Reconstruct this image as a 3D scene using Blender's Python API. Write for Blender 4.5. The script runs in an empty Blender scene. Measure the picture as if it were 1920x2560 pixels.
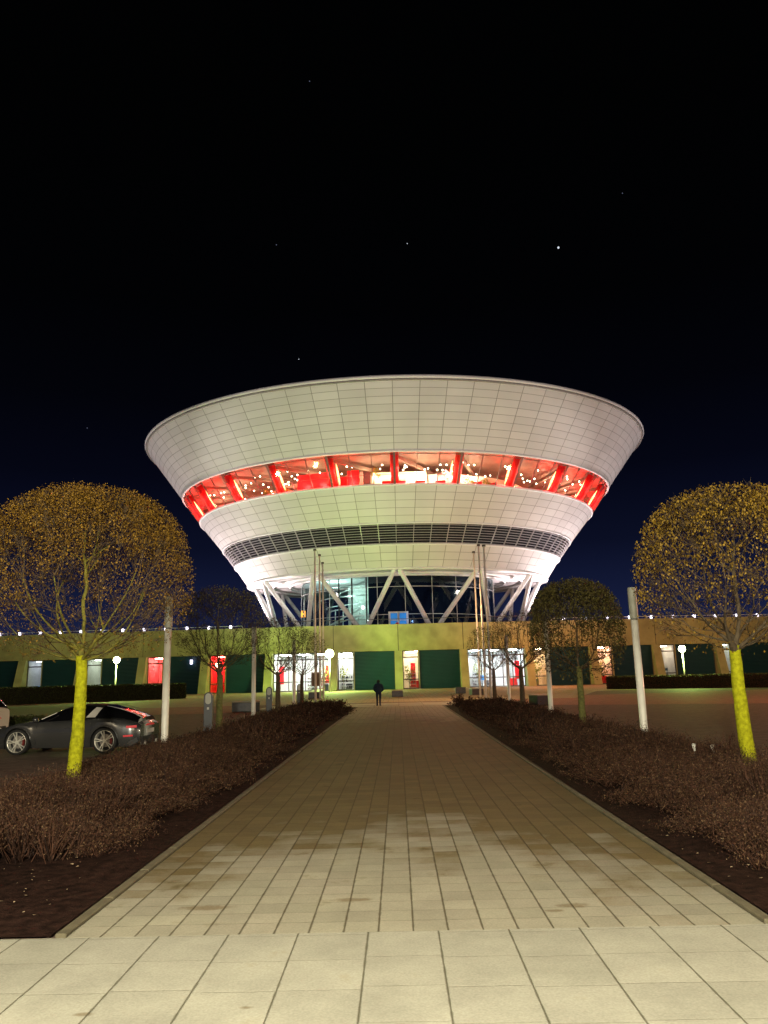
import bpy, bmesh, math, random
import numpy as np
from mathutils import Vector, Matrix
R = math.radians
random.seed(7)
sc = bpy.context.scene
col = sc.collection

# ------------------------------------------------------------------ helpers
class MB:
    def __init__(s): s.v=[]; s.f=[]
    def add(s, vs, fs):
        o=len(s.v); s.v.extend([tuple(p) for p in vs]); s.f.extend([tuple(i+o for i in f) for f in fs]); return s
    def box(s, x0,x1,y0,y1,z0,z1):
        return s.add([(x0,y0,z0),(x1,y0,z0),(x1,y1,z0),(x0,y1,z0),(x0,y0,z1),(x1,y0,z1),(x1,y1,z1),(x0,y1,z1)],
            [(0,3,2,1),(4,5,6,7),(0,1,5,4),(1,2,6,5),(2,3,7,6),(3,0,4,7)])
    def quad(s,a,b,c,d): return s.add([a,b,c,d],[(0,1,2,3)])
    def bar(s,a,b,w,h=None,up=(0,0,1)):
        h=h or w; a=Vector(a); b=Vector(b); d=(b-a).normalized(); u=Vector(up)
        r=d.cross(u)
        if r.length<1e-4: r=d.cross(Vector((0,1,0)))
        r.normalize(); u=r.cross(d)
        q=[]
        for p in (a,b):
            for i,j in ((-1,-1),(1,-1),(1,1),(-1,1)): q.append(p+r*(i*w/2)+u*(j*h/2))
        return s.add(q,[(0,1,2,3),(7,6,5,4),(0,4,5,1),(1,5,6,2),(2,6,7,3),(3,7,4,0)])
    def tube(s,pts,rad,n=12,cap=True):
        pts=[Vector(p) for p in pts]
        if not isinstance(rad,(list,tuple)): rad=[rad]*len(pts)
        o=len(s.v); k=len(pts); ref=None
        for i,p in enumerate(pts):
            d=(pts[min(i+1,k-1)]-pts[max(i-1,0)]).normalized()
            if ref is None: ref=Vector((1,0,0)) if abs(d.x)<.8 else Vector((0,1,0))
            a=d.cross(ref).normalized(); b=a.cross(d); ref=b
            for j in range(n):
                t=2*math.pi*j/n
                q=p+(a*math.cos(t)+b*math.sin(t))*rad[i]; s.v.append(tuple(q))
        for i in range(k-1):
            for j in range(n):
                s.f.append((o+i*n+j,o+i*n+(j+1)%n,o+(i+1)*n+(j+1)%n,o+(i+1)*n+j))
        if cap: s.f.append(tuple(o+j for j in range(n))[::-1]); s.f.append(tuple(o+(k-1)*n+j for j in range(n)))
        return s
    def cyl(s,x,y,z0,z1,r,n=16,r2=None): return s.tube([(x,y,z0),(x,y,z1)],[r,r2 if r2 is not None else r],n)
    def lathe(s,prof,n=24,c=(0,0,0),axis='z'):
        o=len(s.v)
        for r,z in prof:
            for j in range(n):
                t=2*math.pi*j/n
                if axis=='z': p=(c[0]+r*math.cos(t),c[1]+r*math.sin(t),c[2]+z)
                else: p=(c[0]+r*math.cos(t),c[1]+z,c[2]+r*math.sin(t))
                s.v.append(p)
        for i in range(len(prof)-1):
            for j in range(n): s.f.append((o+i*n+j,o+i*n+(j+1)%n,o+(i+1)*n+(j+1)%n,o+(i+1)*n+j))
        return s
    def ball(s,c,r,n=10,sq=1.0):
        return s.lathe([(max(1e-4,r*math.sin(math.pi*i/n)),-r*sq*math.cos(math.pi*i/n)) for i in range(n+1)],n*2,c)
    def build(s,name,mat,parent=None,smooth=False,loc=None):
        me=bpy.data.meshes.new(name); me.from_pydata(s.v,[],s.f); me.update()
        if mat: me.materials.append(mat)
        if smooth: me.polygons.foreach_set('use_smooth',[True]*len(me.polygons))
        o=bpy.data.objects.new(name,me); col.objects.link(o)
        if parent is not None: o.parent=parent
        if loc: o.location=loc
        return o
def fixn(o):
    bm=bmesh.new(); bm.from_mesh(o.data); bmesh.ops.recalc_face_normals(bm,faces=bm.faces); bm.to_mesh(o.data); bm.free(); return o
def autos(o,ang=35):
    m=o.data
    m.polygons.foreach_set('use_smooth',[True]*len(m.polygons))
    try: m.set_sharp_from_angle(angle=R(ang))
    except Exception: pass
    return o
def bev(o,w=.01,n=2):
    m=o.modifiers.new('Bevel','BEVEL'); m.width=w; m.segments=n; m.limit_method='ANGLE'; return o
def tag(o,label=None,cat=None,group=None,kind=None):
    if label: o['label']=label
    if cat: o['category']=cat
    if group: o['group']=group
    if kind: o['kind']=kind
    return o
def empty(name,loc=(0,0,0),rz=0,label=None,cat=None,group=None):
    o=bpy.data.objects.new(name,None); col.objects.link(o); o.location=loc; o.rotation_euler=(0,0,rz); o.empty_display_size=.2
    return tag(o,label,cat,group)
def copytree(o,parent=None):
    c=o.copy(); col.objects.link(c); c.parent=parent
    for ch in list(o.children): copytree(ch,c)
    return c
def struct(o): o['kind']='structure'; return o

# ------------------------------------------------------------------ materials
def newmat(name):
    m=bpy.data.materials.new(name); m.use_nodes=True; nt=m.node_tree
    return m,nt,nt.nodes['Principled BSDF']
def mat(name,c,rough=.6,metal=0,var=.15,scale=3.,bump=0.,spec=None,coat=0,bscale=None,trans=0):
    m,nt,b=newmat(name)
    b.inputs['Roughness'].default_value=rough; b.inputs['Metallic'].default_value=metal
    if coat: b.inputs['Coat Weight'].default_value=coat; b.inputs['Coat Roughness'].default_value=.06
    if spec is not None: b.inputs['Specular IOR Level'].default_value=spec
    tc=nt.nodes.new('ShaderNodeTexCoord'); n=nt.nodes.new('ShaderNodeTexNoise'); n.inputs['Scale'].default_value=scale; n.inputs['Detail'].default_value=6
    nt.links.new(tc.outputs['Object'],n.inputs['Vector'])
    r=nt.nodes.new('ShaderNodeValToRGB'); e=r.color_ramp.elements
    e[0].position=.3; e[1].position=.7
    e[0].color=(*[x*(1-var) for x in c],1); e[1].color=(*[min(1,x*(1+var)) for x in c],1)
    nt.links.new(n.outputs['Fac'],r.inputs['Fac']); nt.links.new(r.outputs['Color'],b.inputs['Base Color'])
    if bump:
        n2=nt.nodes.new('ShaderNodeTexNoise'); n2.inputs['Scale'].default_value=bscale or scale*6; n2.inputs['Detail'].default_value=5
        nt.links.new(tc.outputs['Object'],n2.inputs['Vector'])
        bu=nt.nodes.new('ShaderNodeBump'); bu.inputs['Strength'].default_value=bump; bu.inputs['Distance'].default_value=.02
        nt.links.new(n2.outputs['Fac'],bu.inputs['Height']); nt.links.new(bu.outputs['Normal'],b.inputs['Normal'])
    return m
def emat(name,c,s):
    m,nt,b=newmat(name); b.inputs['Base Color'].default_value=(*c,1); b.inputs['Emission Color'].default_value=(*c,1); b.inputs['Emission Strength'].default_value=s
    return m
def glass(name,tint=(.9,.95,.95),refl=.12):
    m,nt,b=newmat(name); nt.nodes.remove(b)
    o=nt.nodes['Material Output']; t=nt.nodes.new('ShaderNodeBsdfTransparent'); t.inputs[0].default_value=(*tint,1)
    g=nt.nodes.new('ShaderNodeBsdfGlossy'); g.inputs['Roughness'].default_value=.03; g.inputs[0].default_value=(1,1,1,1)
    fr=nt.nodes.new('ShaderNodeLayerWeight'); fr.inputs[0].default_value=.25
    ma=nt.nodes.new('ShaderNodeMath'); ma.operation='MULTIPLY_ADD'; ma.inputs[1].default_value=.6; ma.inputs[2].default_value=refl*.3
    nt.links.new(fr.outputs['Fresnel'],ma.inputs[0])
    x=nt.nodes.new('ShaderNodeMixShader'); nt.links.new(ma.outputs[0],x.inputs[0]); nt.links.new(t.outputs[0],x.inputs[1]); nt.links.new(g.outputs[0],x.inputs[2])
    nt.links.new(x.outputs[0],o.inputs['Surface']); return m
class NT:
    def __init__(s,nt): s.nt=nt
    def m(s,op,a,b=None,c=None):
        n=s.nt.nodes.new('ShaderNodeMath'); n.operation=op
        for i,x in enumerate((a,b,c)):
            if x is None: continue
            if isinstance(x,(int,float)): n.inputs[i].default_value=x
            else: s.nt.links.new(x,n.inputs[i])
        return n.outputs[0]
def paving(name,c1,c2,sx,sy,ox=0,oy=0,jx=.012,jy=.008,jxs=1.,jys=.5,stag=0.,joint=(.03,.03,.012),stain=.5,stain_c=(.5,.45,.3),cellvar=.16,big=.6,dark_zone=None,spots=()):
    """slabs sx by sy; longitudinal joints stronger than transverse ones"""
    m,nt,b=newmat(name); N=NT(nt); L=nt.links.new
    geo=nt.nodes.new('ShaderNodeNewGeometry'); sp=nt.nodes.new('ShaderNodeSeparateXYZ'); L(geo.outputs['Position'],sp.inputs[0])
    X=N.m('DIVIDE',N.m('SUBTRACT',sp.outputs[0],ox),sx); ix=N.m('FLOOR',X); fx=N.m('SUBTRACT',X,ix)
    Y=N.m('DIVIDE',N.m('SUBTRACT',sp.outputs[1],oy),sy)
    if stag:
        wn0=nt.nodes.new('ShaderNodeTexWhiteNoise'); wn0.noise_dimensions='1D'; L(ix,wn0.inputs['W'])
        Y=N.m('ADD',Y,N.m('MULTIPLY',wn0.outputs['Value'],stag))
    iy=N.m('FLOOR',Y); fy=N.m('SUBTRACT',Y,iy)
    # ragged joint width
    nz=nt.nodes.new('ShaderNodeTexNoise'); nz.inputs['Scale'].default_value=9; nz.inputs['Detail'].default_value=4; L(geo.outputs['Position'],nz.inputs['Vector'])
    def edge(f,s,j):
        d=N.m('MULTIPLY',N.m('MINIMUM',f,N.m('SUBTRACT',1.,f)),s)
        jj=N.m('MULTIPLY',nz.outputs['Fac'],j*2)
        mr=nt.nodes.new('ShaderNodeMapRange'); mr.clamp=True
        L(d,mr.inputs['Value']); mr.inputs['From Min'].default_value=0; L(jj,mr.inputs['From Max']); mr.inputs['To Min'].default_value=1; mr.inputs['To Max'].default_value=0
        return mr.outputs[0]
    e=N.m('MAXIMUM',N.m('MULTIPLY',edge(fx,sx,jx),jxs),N.m('MULTIPLY',edge(fy,sy,jy),jys))
    cb=nt.nodes.new('ShaderNodeCombineXYZ'); L(ix,cb.inputs[0]); L(iy,cb.inputs[1])
    wn=nt.nodes.new('ShaderNodeTexWhiteNoise'); wn.noise_dimensions='3D'; L(cb.outputs[0],wn.inputs['Vector'])
    # cellwise larger patches (paving laid in batches)
    nb=nt.nodes.new('ShaderNodeTexNoise'); nb.inputs['Scale'].default_value=.33; nb.inputs['Detail'].default_value=3; L(cb.outputs[0],nb.inputs['Vector'])
    fine=nt.nodes.new('ShaderNodeTexNoise'); fine.inputs['Scale'].default_value=60; fine.inputs['Detail'].default_value=6; L(geo.outputs['Position'],fine.inputs['Vector'])
    st=nt.nodes.new('ShaderNodeTexNoise'); st.inputs['Scale'].default_value=1.7; st.inputs['Detail'].default_value=7; st.inputs['Roughness'].default_value=.6; L(geo.outputs['Position'],st.inputs['Vector'])
    mx=nt.nodes.new('ShaderNodeMix'); mx.data_type='RGBA'; L(nb.outputs['Fac'],mx.inputs['Factor']); mx.inputs['A'].default_value=(*c1,1); mx.inputs['B'].default_value=(*c2,1)
    v=N.m('ADD',1-cellvar,N.m('MULTIPLY',wn.outputs['Value'],cellvar*2))
    v=N.m('MULTIPLY',v,N.m('ADD',.72,N.m('MULTIPLY',fine.outputs['Fac'],.56)))
    v=N.m('MULTIPLY',v,N.m('ADD',.7,N.m('MULTIPLY',st.outputs['Fac'],big)))
    sr=nt.nodes.new('ShaderNodeMapRange'); sr.inputs['From Min'].default_value=.62; sr.inputs['From Max'].default_value=.72; L(st.outputs['Fac'],sr.inputs['Value'])
    sm=nt.nodes.new('ShaderNodeMix'); sm.data_type='RGBA'; sm.blend_type='MULTIPLY'; L(N.m('MULTIPLY',sr.outputs[0],stain),sm.inputs['Factor']); L(mx.outputs['Result'],sm.inputs['A']); sm.inputs['B'].default_value=(*stain_c,1)
    cur=sm.outputs['Result']
    if dark_zone:
        # darker zone of slabs, its edge follows slab borders
        y0,y1,amt=dark_zone
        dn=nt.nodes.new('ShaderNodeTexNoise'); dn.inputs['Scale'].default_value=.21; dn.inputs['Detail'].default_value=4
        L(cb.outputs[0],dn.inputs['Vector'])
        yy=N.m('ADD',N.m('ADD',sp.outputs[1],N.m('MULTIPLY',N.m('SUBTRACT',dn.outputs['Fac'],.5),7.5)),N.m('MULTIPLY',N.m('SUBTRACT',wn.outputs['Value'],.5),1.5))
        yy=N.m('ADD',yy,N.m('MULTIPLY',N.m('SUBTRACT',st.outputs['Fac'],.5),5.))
        yy=N.m('ADD',yy,N.m('MULTIPLY',N.m('ABSOLUTE',N.m('ADD',sp.outputs[0],.15)),.95))   # darkening starts later along the middle
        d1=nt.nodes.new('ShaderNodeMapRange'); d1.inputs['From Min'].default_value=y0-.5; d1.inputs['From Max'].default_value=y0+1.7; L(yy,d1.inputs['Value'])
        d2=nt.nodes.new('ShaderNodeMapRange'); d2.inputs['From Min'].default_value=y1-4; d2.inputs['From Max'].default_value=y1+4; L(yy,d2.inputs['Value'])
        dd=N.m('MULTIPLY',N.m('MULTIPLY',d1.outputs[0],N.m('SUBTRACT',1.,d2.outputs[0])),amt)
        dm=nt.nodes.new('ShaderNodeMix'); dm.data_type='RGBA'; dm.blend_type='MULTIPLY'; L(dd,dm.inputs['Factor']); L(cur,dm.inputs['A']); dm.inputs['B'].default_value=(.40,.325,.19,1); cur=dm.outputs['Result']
    for (qx,qy,rx,ry) in spots:   # dropped-liquid stains with ragged borders
        a=N.m('DIVIDE',N.m('SUBTRACT',sp.outputs[0],qx),rx); b_=N.m('DIVIDE',N.m('SUBTRACT',sp.outputs[1],qy),ry)
        dd=N.m('ADD',N.m('ADD',N.m('MULTIPLY',a,a),N.m('MULTIPLY',b_,b_)),N.m('MULTIPLY',N.m('SUBTRACT',nz.outputs['Fac'],.5),2.2))
        q=nt.nodes.new('ShaderNodeMapRange'); q.inputs['From Min'].default_value=1.25; q.inputs['From Max'].default_value=.3; q.inputs['To Min'].default_value=0; q.inputs['To Max'].default_value=.7; L(dd,q.inputs['Value'])
        dm=nt.nodes.new('ShaderNodeMix'); dm.data_type='RGBA'; dm.blend_type='MULTIPLY'; L(q.outputs[0],dm.inputs['Factor']); L(cur,dm.inputs['A']); dm.inputs['B'].default_value=(.48,.38,.26,1); cur=dm.outputs['Result']
    vs=nt.nodes.new('ShaderNodeVectorMath'); vs.operation='SCALE'; L(cur,vs.inputs[0]); L(v,vs.inputs['Scale'])
    jm=nt.nodes.new('ShaderNodeMix'); jm.data_type='RGBA'; L(e,jm.inputs['Factor']); L(vs.outputs[0],jm.inputs['A']); jm.inputs['B'].default_value=(*joint,1)
    L(jm.outputs['Result'],b.inputs['Base Color'])
    b.inputs['Roughness'].default_value=.8; b.inputs['Specular IOR Level'].default_value=.2
    bu=nt.nodes.new('ShaderNodeBump'); bu.inputs['Strength'].default_value=.6; bu.inputs['Distance'].default_value=.012
    L(N.m('SUBTRACT',N.m('MULTIPLY',fine.outputs['Fac'],.3),e),bu.inputs['Height']); L(bu.outputs['Normal'],b.inputs['Normal'])
    return m
def island(name,c,var,rough=.5,c2=None,bump=False,spec=.2):
    m,nt,b=newmat(name); g=nt.nodes.new('ShaderNodeNewGeometry'); r=nt.nodes.new('ShaderNodeValToRGB'); e=r.color_ramp.elements
    c2=c2 or tuple(x*(1-var) for x in c)
    e[0].color=(*c2,1); e[1].color=(*c,1)
    nt.links.new(g.outputs['Random Per Island'],r.inputs['Fac']); nt.links.new(r.outputs['Color'],b.inputs['Base Color'])
    b.inputs['Roughness'].default_value=rough; b.inputs['Specular IOR Level'].default_value=spec
    return m

M={}
M['panel']=island('shell panel paint',(.70,.68,.66),.09,.33)
def cladding(m):
    nt=m.node_tree; b=nt.nodes['Principled BSDF']; L=nt.links.new
    tc=nt.nodes.new('ShaderNodeTexCoord'); n=nt.nodes.new('ShaderNodeTexNoise'); n.inputs['Scale'].default_value=.16; n.inputs['Detail'].default_value=5
    mp=nt.nodes.new('ShaderNodeMapping'); mp.inputs['Scale'].default_value=(1,1,.35); L(tc.outputs['Object'],mp.inputs[0]); L(mp.outputs[0],n.inputs['Vector'])
    mr=nt.nodes.new('ShaderNodeMapRange'); mr.inputs['To Min'].default_value=.84; mr.inputs['To Max'].default_value=1.12; L(n.outputs['Fac'],mr.inputs['Value'])
    vs=nt.nodes.new('ShaderNodeVectorMath'); vs.operation='SCALE'; src=b.inputs['Base Color'].links[0].from_socket; L(src,vs.inputs[0]); L(mr.outputs[0],vs.inputs['Scale']); L(vs.outputs[0],b.inputs['Base Color'])
    b.inputs['Roughness'].default_value=.5; b.inputs['Specular IOR Level'].default_value=.35
cladding(M['panel'])
M['seam']=mat('panel seam',(.27,.26,.24),.8)
M['white_paint']=mat('white paint',(.78,.77,.76),.4,var=.05)
M['soffit']=mat('soffit plaster',(.74,.70,.70),.6,var=.06)
M['gutter']=mat('gutter metal',(.28,.26,.24),.5,metal=.2)
M['louvre']=mat('louvre aluminium',(.55,.53,.55),.35,metal=.3)
M['void']=mat('dark void',(.012,.012,.016),.8)
M['mull']=mat('brown mullion',(.16,.085,.07),.45)
M['mull_red']=mat('red column paint',(.85,.012,.015),.4)
M['cream']=mat('cream wall',(.78,.70,.50),.7,var=.08,scale=.4)
M['ceil']=mat('brown ceiling',(.15,.095,.065),.7,var=.2,scale=.5)
M['floor_in']=mat('interior floor',(.45,.36,.30),.4)
M['redwall']=mat('red wall',(.85,.010,.016),.5,var=.15,scale=.6)
M['conc']=mat('ochre rendered concrete',(.41,.37,.20),.85,var=.22,scale=.6,bump=.3)
M['shutter']=mat('green roller shutter',(.016,.064,.098),.42,var=.12,scale=.5,metal=.1)
M['alu']=mat('dark aluminium frame',(.10,.09,.085),.4,metal=.5)
M['alul']=mat('light aluminium frame',(.55,.56,.55),.4,metal=.3)
M['roomw']=mat('shop wall',(.75,.74,.70),.8)
M['glass']=glass('clear glass',(.93,.96,.95))
M['glassd']=glass('tinted glass',(.55,.68,.70),.2)
M['navy']=mat('navy glass backing',(.010,.016,.035),.12,var=.5,scale=.25)
M['pole']=mat('white pole paint',(.86,.86,.78),.35,var=.08,bump=.05)
M['poleg']=mat('grey pole head',(.38,.40,.34),.4)
M['flag']=mat('flagpole paint',(.74,.73,.68),.4,metal=0)
M['granite']=mat('dark granite',(.035,.037,.045),.4,var=.3,scale=8)
M['granitet']=mat('pale bench top',(.32,.31,.22),.5)
M['bollard']=mat('grey bollard paint',(.065,.07,.078),.45,metal=.2)
M['oval']=mat('pale oval panel',(.42,.42,.34),.4)
M['soil']=mat('mulch soil',(.022,.011,.008),.95,var=.6,scale=10,bump=1.,bscale=38,spec=.05)
M['kerb']=mat('concrete edging',(.11,.095,.055),.8,var=.25,scale=6,bump=.3)
M['grass']=mat('short grass',(.05,.085,.016),.9,var=.35,scale=9,bump=.6,bscale=60)
M['hedge']=island('hedge leaf',(.06,.075,.02),.5,.6)
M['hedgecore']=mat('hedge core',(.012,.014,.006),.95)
M['hedgebr']=island('bare hedge leaf',(.08,.045,.022),.5,.7)
M['shrub']=island('barberry twig',(.082,.037,.021),.5,.7,c2=(.006,.0035,.003))
M['shrub2']=island('pale shrub twig',(.16,.10,.05),.5,.7,c2=(.04,.022,.010))
M['bark']=mat('algae covered bark',(.35,.36,.012),.9,var=.32,scale=16,bump=1.,bscale=34,spec=.1)
M['bark2']=mat('dark bark',(.095,.07,.04),.9,var=.3,scale=16,bump=.5)
M['bark3']=mat('greenish bark',(.13,.13,.035),.9,var=.35,scale=12,bump=.5)
M['bark4']=mat('shade dimmed algae branch bark',(.17,.155,.02),.85,var=.4,scale=6)  # algae bark darkened for the weaker light up in the crown
M['twig']=island('twig bark',(.12,.085,.045),.5,.8,c2=(.05,.035,.028))
M['leafo']=island('dry orange leaf',(.29,.165,.018),.5,.55,c2=(.04,.019,.005))
M['leafy']=island('yellow catkin leaf',(.31,.195,.022),.5,.55,c2=(.04,.021,.005))
M['leafd']=island('dull olive leaf',(.13,.115,.03),.5,.6,c2=(.035,.025,.010))
M['twigd']=island('dark twig',(.05,.036,.024),.5,.85,c2=(.022,.015,.012))
M['rubber']=mat('tyre rubber',(.012,.012,.012),.8)
M['paint']=mat('anthracite car paint',(.085,.088,.09),.27,metal=.6,var=.05,coat=.9)
M['paintw']=mat('white car paint',(.62,.56,.50),.3,var=.03,coat=.8)
M['carglass']=mat('car window glass',(.004,.004,.005),.06,var=.1,coat=.6)
M['silver']=mat('silver wheel',(.74,.73,.66),.3,metal=.35,var=.05)
M['tbar']=mat('brushed roll bar',(.62,.60,.56),.4,metal=.3,var=.05)
M['red_l']=emat('tail light lens',(.55,.01,.02),.25)
M['brake']=mat('red brake caliper',(.14,.005,.005),.5)
M['plate']=mat('number plate',(.65,.62,.55),.5)
M['blackp']=mat('black plastic',(.010,.010,.011),.6)
M['cloth']=mat('dark navy jacket',(.008,.026,.055),.8,var=.3,scale=6)
M['jeans']=mat('dark blue jeans',(.016,.022,.045),.9,var=.25,scale=8)
M['skin']=mat('skin',(.35,.2,.14),.6)
M['hair']=mat('dark hair',(.01,.008,.007),.7)
M['em_white']=emat('ceiling light panel',(1,.98,.92),14)
M['em_globe']=emat('globe lamp glass',(1.,.93,.66),14)
M['em_green']=emat('street lamp glass',(.92,1.,.62),40)
M['em_rail']=emat('rail lamp glass',(.85,.80,1.),4.0)
M['em_orange']=emat('orange screen',(1.,.35,.04),2.)
M['em_blue']=emat('blue lit panel',(.02,.20,.55),.7)
M['em_red']=emat('red light strip',(1.,.02,.02),3.)
M['em_hot']=emat('column uplight',(1.,.42,.16),5.)
M['em_star']=emat('star glow',(.85,.92,1.),.9)
M['em_stard']=emat('faint star glow',(.7,.75,.9),.12)

# ------------------------------------------------------------------ camera
F=1920.; ROLL=R(1.4)
def unroll(px,py):
    x=px-960; y=-(py-1280); c,s=math.cos(-ROLL),math.sin(-ROLL); return x*c-y*s,x*s+y*c
vx,vy=unroll(995.,1688.5)
TH=math.atan(-vy/F); YAW=math.atan(vx*math.cos(TH)/F); CH=1.9
fw=Vector((-math.sin(YAW)*math.cos(TH),math.cos(YAW)*math.cos(TH),math.sin(TH)))
rt=Vector((math.cos(YAW),math.sin(YAW),0)); up=rt.cross(fw)
c_,s_=math.cos(ROLL),math.sin(ROLL)
r2=rt*c_-up*s_; u2=rt*s_+up*c_
cam=bpy.data.cameras.new('camera'); cam.sensor_fit='VERTICAL'; cam.sensor_height=36; cam.lens=F/2560*36; cam.clip_end=5000; cam.clip_start=.05
co=bpy.data.objects.new('camera',cam); col.objects.link(co)
mw=Matrix((( r2.x,u2.x,-fw.x,0),(r2.y,u2.y,-fw.y,0),(r2.z,u2.z,-fw.z,CH),(0,0,0,1)))
co.matrix_world=mw; sc.camera=co
def ray(px,py):
    x,y=unroll(px,py); return rt*(x/F)+up*(y/F)+fw
def star_at(px,py,dist):
    return Vector((0,0,CH))+ray(px,py).normalized()*dist

# ------------------------------------------------------------------ world
w=bpy.data.worlds.new("World"); sc.world=w; w.use_nodes=True; nt=w.node_tree
bg=nt.nodes['Background']; tc=nt.nodes.new('ShaderNodeTexCoord'); sp=nt.nodes.new('ShaderNodeSeparateXYZ')
nt.links.new(tc.outputs['Generated'],sp.inputs[0])
rp=nt.nodes.new('ShaderNodeValToRGB'); e=rp.color_ramp.elements
e[0].position=0.; e[0].color=(.0120,.0185,.070,1)
e[1].position=.62; e[1].color=(.0004,.0005,.0006,1)
for p,c in ((.08,(.0075,.0115,.042)),(.16,(.0032,.0046,.0165)),(.25,(.0014,.0019,.0062)),(.34,(.0008,.0010,.0026)),(.45,(.0005,.0006,.0010))):
    x=e.new(p); x.color=(*c,1)
nt.links.new(sp.outputs[2],rp.inputs['Fac']); nt.links.new(rp.outputs['Color'],bg.inputs['Color']); bg.inputs['Strength'].default_value=1.

# ------------------------------------------------------------------ ground
ground_m=paving('parking cobbles',(.125,.090,.072),(.165,.118,.092),.20,.10,jx=.010,jy=.010,jxs=.8,jys=.8,stag=1,joint=(.018,.014,.012),stain=.35,cellvar=.25)
struct(MB().quad((-400,-60,-.02),(400,-60,-.02),(400,600,-.02),(-400,600,-.02)).build('ground',ground_m))
path_m=paving('path slabs',(.285,.282,.200),(.335,.300,.235),.2665,.2665,ox=-2.6,oy=6.38,jx=.012,jy=.007,jxs=.95,jys=.6,stain=.75,cellvar=.11,dark_zone=(9.7,38,1.),spots=((1.42,6.95,.14,.07),(1.22,6.82,.08,.04),(-.45,7.25,.2,.06),(-1.7,7.1,.25,.08)),joint=(.055,.042,.016))
PX0,PX1=-2.6,2.73
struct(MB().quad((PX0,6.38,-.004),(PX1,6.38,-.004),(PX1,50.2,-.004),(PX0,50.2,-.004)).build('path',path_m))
fore_m=paving('forecourt slabs',(.275,.27,.21),(.31,.30,.245),.533,.52,ox=-2.6+.19,oy=6.38-.52*30,jx=.010,jy=.009,jxs=.9,jys=.28,stag=.12,stain=.6,cellvar=.045,joint=(.055,.05,.02),stain_c=(.66,.58,.42),big=.85,spots=((-.02,4.74,.17,.05),(-1.9,5.0,.06,.03),(-.95,5.05,.05,.025)))
struct(MB().quad((-30,-25,-.004),(30,-25,-.004),(30,6.38,-.004),(-30,6.38,-.004)).build('forecourt_paving',fore_m))
plaza_m=paving('plaza bricks',(.26,.215,.13),(.31,.26,.17),.40,.40,jx=.02,jy=.02,jxs=.7,jys=.7,cellvar=.12,stain=.3)
struct(MB().add([(-19,58,-.010),(13,58,-.010),(19,76,-.010),(60,92,-.010),(75,125,-.010),(-75,125,-.010),(-60,80,-.010),(-26,74,-.010)],[tuple(range(8))]).build('plaza',plaza_m))
struct(MB().quad((-9,50.2,-.006),(8,50.2,-.006),(8,56,-.006),(-9,56,-.006)).build('crossing_strip',paving('pale concrete strip',(.34,.33,.27),(.38,.37,.30),1.6,.9,jx=.02,jy=.02)))
redb=paving('red brick paving',(.24,.115,.085),(.28,.14,.10),.24,.12,jx=.01,jy=.01,jxs=.6,jys=.6,stag=1,cellvar=.2)
struct(MB().add([(7.6,47,-.012),(30,38,-.012),(60,48,-.012),(60,75,-.012),(8,62,-.012)],[(0,1,2,3,4)]).build('red_pavement',redb))
struct(MB().quad((-40,46,-.012),(-9,46,-.012),(-12,58,-.012),(-40,62,-.012)).build('side_pavement',redb))
# beds
def bed(xa,xb,name):
    b=MB(); n=60; m=12; vs=[]; fs=[]
    for i in range(n+1):
        for j in range(m+1):
            y=6.385+(49.5-6.385)*i/n; x=xa+(xb-xa)*j/m
            z=.008 if (j in(0,m) or i in (0,n)) else .02+random.random()*.035
            vs.append((x,y,z))
    for i in range(n):
        for j in range(m): fs.append((i*(m+1)+j,i*(m+1)+j+1,(i+1)*(m+1)+j+1,(i+1)*(m+1)+j))
    return struct(b.add(vs,fs).build(name,M['soil']))
bed(-7.45,-2.72,'soil_left'); bed(2.85,7.45,'soil_right')
struct(MB().quad((-30,6.38,.0),(-7.55,6.38,.0),(-7.55,12.2,.0),(-30,12.2,.0)).build('soil_far_left',M['soil']))
def kerb(x0,x1,y0,y1):
    b=MB(); 
    if x1-x0<.3:
        y=y0
        while y<y1-.01:
            y2=min(y+1.0,y1); b.box(x0,x1,y+.004,y2-.004,-.1,.016+random.uniform(-.003,.003)); y=y2
    else: b.box(x0,x1,y0,y1,-.1,.03)
    o=b.build('kerb',M['kerb']); bev(o,.008,1); return struct(o)
kerb(-2.70,-2.612,6.42,49.6); kerb(2.742,2.82,6.42,49.6) 

struct(MB().quad((-70,40,-.002),(-18.5,45,-.002),(-24.5,72,-.002),(-70,60,-.002)).build('grass',M['grass']))
struct(MB().quad((30,58,-.002),(70,56,-.002),(70,70,-.002),(34,66,-.002)).build('lawn_right',M['grass']))

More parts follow.
